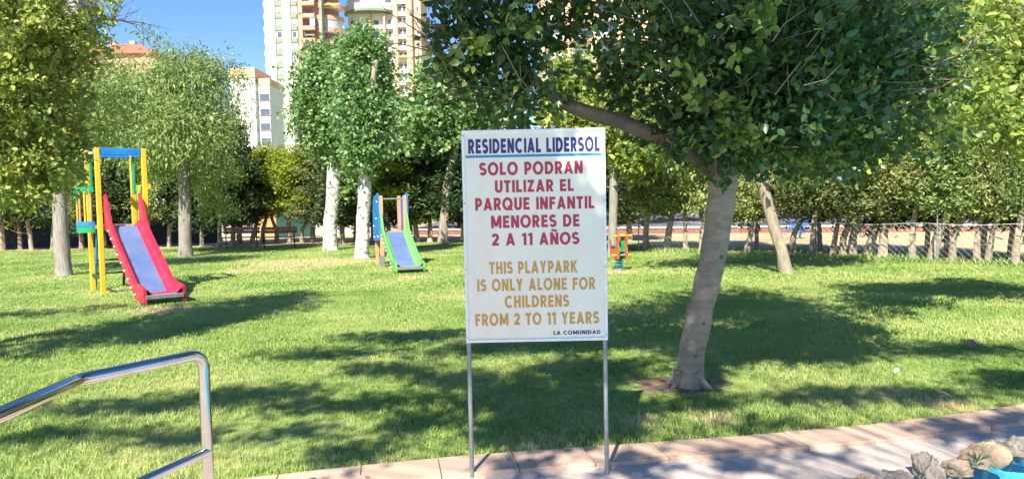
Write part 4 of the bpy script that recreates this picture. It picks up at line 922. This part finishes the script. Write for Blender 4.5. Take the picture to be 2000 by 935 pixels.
# ================================================================ BENCHES
def bench(loc, label, rz=0):
    t = thing('park_bench', label, 'bench', loc, rz, 'park benches behind the lawn')
    for k in range(2): MB().box(-.68, .68, .16 + .02 * k, .195 + .02 * k, .56 + .125 * k, .675 + .125 * k).build('backrest_plank', MT['wood_red'], t, bevel=.006)
    for k in range(3): MB().box(-.70, .70, -.28 + .13 * k, -.165 + .13 * k, .41, .445).build('seat_plank', MT['wood_red'], t, bevel=.006)
    for s in (-1, 1):
        x_ = s * .58
        MB().tube([(x_, -.26, 0), (x_, -.24, .40)], .022, 6).build('leg', MT['galv'], t)
        MB().tube([(x_, .22, 0), (x_, .10, .40), (x_, .225, .80)], .022, 6).build('leg', MT['iron'], t)
        MB().tube([(x_ + s * .1, -.27, .44), (x_ + s * .12, -.28, .60), (x_ + s * .12, .1, .64), (x_ + s * .1, .17, .62)], .016, 6).build('armrest', MT['iron'], t)
    return t
pa, pb = G(470, 485), G(543, 485)
b1 = bench(pa, 'left dark red slatted bench, mostly in shade under the feathery tree', R(2))
dup(b1, pb, R(-1), label='right red slatted bench, its backrest speckled with sunlight beside the white trunk')

# ================================================================ WALLS, FENCE
def wallbox(name, label, a, b, h, th, mat, z0=-.05, cat='wall'):
    d = (b - a); L = d.length; o = MB().box(0, L, 0, th, z0, h).build(name, mat, loc=(a.x, a.y, 0)); o.rotation_euler = (0, 0, math.atan2(d.y, d.x))
    return tag(o, label, cat)
wallbox('low_wall', 'low dark wall behind the hedge trunks at the far left', Vector((-30, 31.5, 0)), Vector((-13.2, 33.5, 0)), 1.15, .2, MT['dkwall'])
wh = thing('pale_building', 'low pale grey building with ochre door behind the benches', 'building', (-11.5, 40, 0))
MB().box(-9, 5.6, 0, 4, -.05, 2.6).build('wall', MT['greywall'], wh)
MB().box(-2.2, -1.2, -.06, -.002, 0, 1.9).build('door', MT['ochrewall'], wh)
MB().box(-9.2, 5.8, -.3, 4.2, 2.602, 2.75).build('roof', MT['greywall'], wh)
pv = P(575, 440, 38)
o = MB().box(-.9, .9, -.1, .1, -.05, 1.5).build('green_screen', MT['dkgreen'], loc=(pv.x, 38, 0)); tag(o, 'grey green screen panel standing behind the right bench', 'screen')
# fence along the right hedge
fa, fb = G(1245, 489) + Vector((0, -.15, 0)), G(2120, 524) + Vector((0, -.1, 0))
t = thing('wire_fence', 'low wire mesh fence strung through the right hedge trunks', 'fence', fa)
dF = fb - fa; LF = dF.length; t.rotation_euler = (0, 0, math.atan2(dF.y, dF.x))
FH = .86
MB().tube([(LF * k / 30, 0, FH - .02 * math.sin(k * 1.1)) for k in range(31)], .009, 6).build('top_wire', MT['wire'], t)
MB().tube([(0, 0, .42), (LF, 0, .43)], .004, 4).build('middle_wire', MT['wire'], t)
for k in range(5): MB().tube([(LF * k / 4, .02, -.05), (LF * k / 4, .02, FH + (.35 if k == 3 else .05))], .018, 8).build('fence_post', MT['galv'], t)
mb = MB(); k = 0
while k * .14 < LF + FH:
    x0 = k * .14
    for sgn in (1, -1):
        xa, za, xb, zb_ = (x0 - FH, 0, x0, FH) if sgn > 0 else (x0 - FH, FH, x0, 0)
        if xa < 0: za = za + sgn * (0 - xa); xa = 0
        if xb > LF: zb_ = zb_ - sgn * (xb - LF); xb = LF
        mb.tube([(xa, .004 * sgn, za), (xb, .004 * sgn, zb_)], .0008, 3, caps=False)
    k += 1
mb.build('mesh_panel', MT['wire'], t)['kind'] = 'stuff'

# ================================================================ ROCKS
def rock(px, py, w_, h_, mat, label, seed, Ydep=None, z=0.0, d_=None):
    p = G(px, py, z) if Ydep is None else P(px, py, Ydep)
    bm = bmesh.new(); bmesh.ops.create_icosphere(bm, subdivisions=4, radius=1)
    d_ = d_ or w_ * .8
    for v in bm.verts:
        c = v.co.copy()
        n = noise.noise(c * .9 + Vector((seed, 0, 0))) * .5 + abs(noise.noise(c * 2.2 + Vector((0, seed, 0)))) * .35 + noise.noise(c * 5 + Vector((0, 0, seed))) * .13 + noise.noise(c * 11 + Vector((seed, 0, seed))) * .09 - .12 * abs(noise.noise(c * 3.7 + Vector((seed, seed, 0))))
        c = c * (1 + n)
        v.co = Vector((c.x * w_ / 2, c.y * d_ / 2, max(c.z * h_ * .62, -.25 * h_) + h_ * .25))
    me = bpy.data.meshes.new('rock'); bm.to_mesh(me); bm.free(); me.materials.append(mat)
    me.polygons.foreach_set('use_smooth', [True] * len(me.polygons)); me.set_sharp_from_angle(angle=R(22))
    o = link('rock', me, None, (p.x, p.y, -.02)); o.rotation_euler = (0, 0, seed * 1.3); tag(o, label, 'rock', 'rocks edging the pool')
rock(1815, 930, .16, .17, MT['rock'], 'pointed grey brown boulder standing highest of the pool edge rocks', 1.3)
rock(1926, 898, .23, .13, MT['rock_pale'], 'large pale rounded boulder just above the blue water', 2.7)
rock(1998, 880, .15, .12, MT['rock'], 'brown rock cut by the right edge of the picture', 4.1)
rock(1868, 915, .17, .07, MT['rock_pale'], 'flat pale cracked rock between pointed and large boulders', 5.2)
rock(1752, 938, .20, .08, MT['rock'], 'low brown rock left of the pointed boulder', 6.6)
rock(1690, 936, .12, .06, MT['rock_pale'], 'small pale lump of rock left of the low brown rock', 7.4)
rock(1560, 950, .20, .05, MT['rock'], 'low greyish rock at the bottom edge right of the sign', 8.8)
rock(1475, 948, .12, .04, MT['rock_red'], 'little pinkish rock at the bottom edge right of the sign post', 9.2)
rock(1630, 962, .18, .06, MT['rock'], 'dull flat rock at the bottom edge beneath the pavement shadow', 9.9)
rock(705, 948, .15, .08, MT['rock_red'], 'small orange brown rock at the bottom edge left of the sign', 3.3)
rock(500, 952, .18, .07, MT['rock_red'], 'pinkish red rock at the bottom edge where kerb meets grass', 6.1)
rock(1855, 952, .18, .06, MT['rock'], 'dark brown rock right of the pointed boulder at the bottom edge', 10.4)
rock(1950, 872, .10, .05, MT['rock'], 'small brown stone behind the large pale boulder', 11.8)
p = G(1908, 912); p.z = .03
t = thing('weed', 'small green weed growing between the rocks by the pool', 'plant', p)
for k in range(6):
    a = k * 1.05 + .3; L_ = .07 + .02 * (k % 3)
    L_ *= .6; MB().add([(0, 0, 0), (math.cos(a) * L_ * .4 - math.sin(a) * .008, math.sin(a) * L_ * .4 + math.cos(a) * .005, .035), (math.cos(a) * L_, math.sin(a) * L_, .055), (math.cos(a) * L_ * .4 + math.sin(a) * .005, math.sin(a) * L_ * .4 - math.cos(a) * .005, .032)], [(0, 1, 2), (0, 2, 3)]).build('leaf', MT['leaf_lime'], t)

# ================================================================ BUILDINGS
meshes = {}
def cbox(key, x0, x1, y0, y1, z0, z1, mat):
    if key not in meshes: meshes[key] = MB().box(x0, x1, y0, y1, z0, z1).mesh(key, mat)
    return meshes[key]
def inst(name, key, dims, mat, parent, loc, rz=0):
    o = link(name, cbox(key, *dims, mat), parent, loc); o.rotation_euler = (0, 0, rz); return o
DT = 188.0; S = DT / F
def bx_(px): return (px - 1000) * S
FHT = 3.05
# tower one: cream with green window strips, round pink balconies on its right
X0, X1 = bx_(532), bx_(603)
t = thing('tower_block', 'tall cream tower block with two green window strips and round pink balconies', 'building', (X0, DT, 0))
W1 = X1 - X0; NF = 24; H1 = NF * FHT
def q(px): return bx_(px) - X0
MB().box(q(532), q(552), 0, 14, 0, H1).build('wall', MT['cream'], t)
MB().box(q(566), q(582), 0, 14, 0, H1).build('wall', MT['cream'], t)
MB().box(q(552), q(566), .6, 14, 0, H1).build('wall', MT['cream'], t)
MB().box(q(582), q(594), .6, 14, 0, H1).build('wall', MT['cream'], t)
MB().box(q(594), q(642), 2.2, 14, 0, H1).build('wall', MT['mauve'], t)
cx_ = q(640)
MB().tube([(cx_, 6.5, 0), (cx_, 6.5, H1)], 3.2, 20).build('round_wall', MT['mauve'], t)
MB().box(q(594), q(603), 1.0, 2.18, 0, H1).build('wall', MT['salmon'], t)
def ring_mesh(key, r, th, h, a0, a1, mat, n=14):
    if key in meshes: return meshes[key]
    mb = MB()
    for k in range(n + 1):
        a = R(a0 + (a1 - a0) * k / n); c_, s_ = math.cos(a), math.sin(a)
        for rr, z in ((r, 0), (r, h), (r - th, h), (r - th, 0)): mb.v.append((c_ * rr, s_ * rr, z))
    for k in range(n):
        for j in range(4): mb.f.append((4*k+j, 4*k+(j+1) % 4, 4*k+4+(j+1) % 4, 4*k+4+j))
    mb.f += [(0, 1, 2, 3), (4*n+3, 4*n+2, 4*n+1, 4*n)]
    meshes[key] = mb.mesh(key, mat); return meshes[key]
for f in range(3, NF):
    z = f * FHT
    for a_, b_2 in ((552, 566), (582, 594)):
        xa, xb = q(a_), q(b_2); kk_ = 'w%d' % a_
        inst('green_panel', kk_ + 'g', (0.1, xb - xa - .1, -.32, 0, 0, 1.15), MT['bgreen'], t, (xa, .6, z))
        wf = inst('window', kk_ + 'w', (.22, xb - xa - .22, -.08, 0, 0, 1.6), MT['shutter'], t, (xa, .6, z + 1.25))
        dark = (f * 7 + a_) % 5 == 0
        inst('pane', kk_ + ('p' if not dark else 'q'), (.35, xb - xa - .35, -.1, -.08, (.1 if dark else .06), (1.45 if dark else .3)), MT['glass'], wf, (0, 0, 0))
    # small windows on the left flank
    inst('flank_balcony', 'flank', (-.55, 0, 1, 3.4, 0, 1.1), MT['bwhite'], t, (0, 0, z))
    inst('flank_window', 'flankw', (-.04, 0, 1.4, 3.0, 0, 1.2), MT['glass'], t, (-.004, 0, z + 1.4))
    # balconies
    inst('balcony', 'balc', (0, q(628) - q(603), -2.1, 0, 0, 1.0), MT['salmon'], t, (q(603), 2.2, z))
    inst('balcony_door', 'bdoor', (.5, q(622) - q(606), -.06, 0, 0.1, 2.2), MT['glass'] if f % 3 else MT['glass'], t, (q(604), 2.19, z + .3))
    if f % 2: inst('balcony_glazing', 'bglz', (0, q(630) - q(620), -.05, 0, 0, 1.9), MT['glass2'], t, (q(619), .2, z + 1.0))
    o = link('round_balcony', ring_mesh('rbal', 4.6, .2, 1.05, -165, 5, MT['salmon']), t, (cx_, 6.5, z))
    o = link('round_slab', ring_mesh('rslab', 4.5, 1.4, .15, -165, 5, MT['bwhite']), t, (cx_, 6.5, z - .155))
    if f % 3 == 0: link('round_glazing', ring_mesh('rgl', 4.45, .06, 1.7, -140, -20, MT['glass2']), t, (cx_, 6.5, z + 1.055))
for f in range(5, NF):
    if f % 3 == 1: inst('air_conditioner', 'ac', (0, .9, -.4, 0, 0, .7), MT['bwhite'], t, (q(596), 1.0, f * FHT + 1.4))
    if f % 4 == 2:
        o = link('awning', MB().add([(0, 0, .8), (2.6, 0, .8), (2.6, -1.2, 0), (0, -1.2, 0), (0, 0, .7), (2.6, 0, .7), (2.6, -1.2, -.1), (0, -1.2, -.1)], [(0,1,2,3),(4,5,6,7),(0,1,5,4),(2,3,7,6),(1,2,6,5),(0,3,7,4)]).mesh('awning', MT['awning'] if f == 18 else MT['greywall']), t, (q(606), 2.0, f * FHT + 1.9))
MB().box(q(641), q(644), -.6, 1.6, 0, H1).build('drain_column', MT['bgreen'], t)
o = MB().add([(0, 0, 1.0), (4, 0, 1.0), (4, -1.5, .3), (0, -1.5, .3), (0, 0, .9), (4, 0, .9), (4, -1.5, .2), (0, -1.5, .2)], [(0,1,2,3),(4,5,6,7),(0,1,5,4),(2,3,7,6),(1,2,6,5),(0,3,7,4)]).build('awning', MT['awning'], t, loc=(q(644), 2.0, 17 * FHT - .2))
# tower two
X0 = bx_(668); t = thing('tower_block', 'tall white and peach tower block with curved balcony band, right of cream tower', 'building', (X0, DT + 12, 0))
S2 = (DT + 12) / F
def q(px): return (px - 1000) * S2 - (668 - 1000) * S2
MB().box(q(668), q(760), 3, 18, 0, H1 + 4).build('wall', MT['bwhite'], t)
MB().box(q(760), q(812), 1.4, 18, 0, H1).build('wall', MT['peach'], t)
for pa_, pb_ in ((710, 714), (739, 743), (760, 768), (785, 796)):
    MB().box(q(pa_), q(pb_), -.2 if pa_ > 750 else 1.2, 3, 0, H1 if pa_ > 750 else 17.3 * FHT).build('pilaster', MT['peach'], t)
o = link('curved_terrace', ring_mesh('terr', 7.6, .3, 1.5, -175, -5, MT['bwhite'], 20), t, (q(712), 6.5, 17.6 * FHT))
o = link('terrace_soffit', ring_mesh('terrs', 7.5, 4, .5, -175, -5, MT['bgreen'], 20), t, (q(712), 6.5, 17.6 * FHT - .51))
link('terrace_rail', ring_mesh('terrr', 7.3, .08, .08, -175, -5, MT['glass'], 20), t, (q(712), 6.5, 17.6 * FHT + 2.4))
for f in range(3, NF):
    z = f * FHT
    if f < 17:
        for i, (pa_, pb_) in enumerate(((672, 708), (716, 738), (745, 759))):
            o = inst('balcony', 'tb%d' % i, (0, q(pb_) - q(pa_), -1.2, 0, 0, 1.0), MT['bwhite'], t, (q(pa_), 3, z))
            inst('balcony_door', 'td%d' % i, (.3, (q(pb_) - q(pa_)) * .55, -.06, 0, 0, 2.1), MT['glass'], t, (q(pa_), 2.998, z + .4))
    else:
        inst('window', 'tw', (0, 1.6, -.06, 0, 0, 1.3), MT['glass'], t, (q(742), 2.998, z + 1.1)); 
        inst('window', 'tw2', (0, 2.2, -.06, 0, 0, 1.8), MT['shutter'], t, (q(700), 2.998, z + .9))
    wf = inst('window', 'tp', (0.05, q(785) - q(768) - .05, -.1, 0, 0, 1.5), MT['shutter'], t, (q(768), 1.4, z + 1.2))
    for k in range(2): inst('pane', 'tpp', (.15, .85, -.13, -.1, .15, 1.35), MT['glass'], wf, (.12 + k * 1.1, 0, 0))
    inst('balcony', 'tpb', (0.02, q(785) - q(768) - .02, -1.1, 0, 0, 1.0), MT['bwhite'] if f != 13 else MT['bwhite'], t, (q(768), 1.4, z))
    wf = inst('window', 'ts', (0, .8, -.08, 0, 0, 1.4), MT['shutter'], t, (q(803), 1.4, z + 1.1))
    inst('pane', 'tsp', (.12, .68, -.1, -.08, .12, 1.28), MT['glass'], wf, (0, 0, 0))
MB().box(q(768), q(785), -.6, .4, 0, .5).build('awning', MT['awning'], t, loc=(0, 0, 13.3 * FHT))
# low white building left of the towers
DL = 150.; SL = DL / F; zt_ = lambda py: CZ + (408 - py) * SL
x0 = (460 - 1000) * SL
t = thing('apartment_building', 'low white apartment block with peach parapet left of the cream tower', 'building', (x0, DL, 0))
hL = zt_(158); wl = (531 - 458) * SL
MB().box(0, (507 - 458) * SL, 0, 10, 0, hL).build('wall', MT['bwhite'], t)
MB().box((507 - 458) * SL, wl, 1.2, 10, 0, hL - 1.3).build('wall', MT['bwhite'], t)
MB().box(-.2, (508 - 458) * SL, -.2, 10.2, hL + .003, hL + 2.0).build('parapet', MT['peach'], t)
MB().box((508 - 458) * SL + .003, wl + .2, 1.0, 10.2, hL - 1.297, hL + .0).build('parapet', MT['peach'], t)
for f in range(9):
    z = hL - 4.4 - f * 2.95
    if z < 3: break
    wf = inst('window', 'lw', (0, 1.9, -.06, 0, 0, 1.3), MT['glass'], t, ((507 - 458) * SL + .5, 1.198, z))
    inst('sill', 'lws', (-.1, 2.0, -.2, 0, -.12, -.003), MT['mauve'], wf, (0, 0, 0))
    inst('window', 'lw2', (0, .5, -.06, 0, 0, 1.2), MT['glass'], t, (1.4, -.002, z)); inst('pipe', 'lpp', (0, .12, -.1, 0, 0, 2.95), MT['mauve'], t, (4.2, -.002, z))
# red roofed building at the left
DR = 95.; x0 = (205 - 1000) * DR / F
def zr(py): return CZ + (412 - py) * DR / F
t = thing('red_roofed_house', 'building with steep red tiled roof and slim chimneys above the left trees', 'building', (x0, DR, 0))
Wd = 100 * DR / F
MB().box(-5.5, Wd + .8, 0, 9, 0, zr(112)).build('wall', MT['salmon'], t)
za, zb2 = zr(112) + .004, zr(78)
MB().add([(-6, -.5, za), (Wd + 1.2, -.5, za), (Wd + 1.2, 9.5, za), (-6, 9.5, za), (.5, 4.5, zb2), (Wd - 3.2, 4.5, zb2)], [(0, 1, 5, 4), (2, 3, 4, 5), (1, 2, 5), (3, 0, 4), (0, 3, 2, 1)]).build('roof', MT['roof'], t)
for px in (205, 243):
    xx = (px - 205) * DR / F; MB().box(xx - .35, xx + .35, 4.2, 4.9, za + .5, zr(73)).build('chimney', MT['peach'], t)
MB().tube([(4.1, 4, zb2 - .3), (4.1, 4, zr(50))], .06, 6).build('antenna', MT['iron'], t)
# greyish tower tip at the top left
DG = 140.; x0 = (118 - 1000) * DG / F; t = thing('grey_tower', 'greyish pink tower seen above the left tree at the top edge', 'building', (x0, DG, 0))
MB().box(0, 5.4, 0, 6, 0, CZ + (415 - 22) * DG / F).build('wall', MT['lilac'], t)
MB().box(-.3, 5.7, -.3, 6.3, CZ + (415 - 22) * DG / F + .003, CZ + (415 + 60) * DG / F).build('upper_wall', MT['lilac'], t)
# peach building behind the big crown
DP = 120.; SP = DP / F; x0 = (1065 - 1000) * SP
t = thing('peach_block', 'peach and white apartment block glimpsed through gaps of the big crown', 'building', (x0, DP, 0))
MB().box(0, 21, 0, 12, 0, 40).build('wall', MT['peach'], t)
for f in range(3, 13):
    for k in range(5):
        inst('balcony', 'pb', (0, 2.9, -1.2, 0, 0, 1.0), MT['bwhite'], t, (.6 + k * 4.1, 0, f * 3)); inst('window', 'pw', (0, 2.2, -.08, 0, 0, 1.8), MT['glass'], t, (.9 + k * 4.1, -.002, f * 3 + 1.05))
# lilac building top right
DQ = 70.; SQ = DQ / F; x0 = (1880 - 1000) * SQ
t = thing('lilac_building', 'lilac grey building with horizontal ledges at the top right corner', 'building', (x0, DQ, 0))
MB().box(0, 14, 0, 10, 0, 26).build('wall', MT['lilac'], t)
for f in range(8):
    MB().box(-.15, 14.1, -.25, -.003, 5.6 + f * 2.2, 5.75 + f * 2.2).build('ledge', MT['mauve'], t)
    for k in range(3): inst('window', 'qw', (0, 1.6, -.06, 0, 0, 1.1), MT['glass'], t, (1 + 4.4 * k, -.002, 6.3 + f * 2.2))

tris = sum(len(o.data.polygons) for o in sc.objects if o.type == 'MESH'); print('faces', tris, 'objects', len(sc.objects))
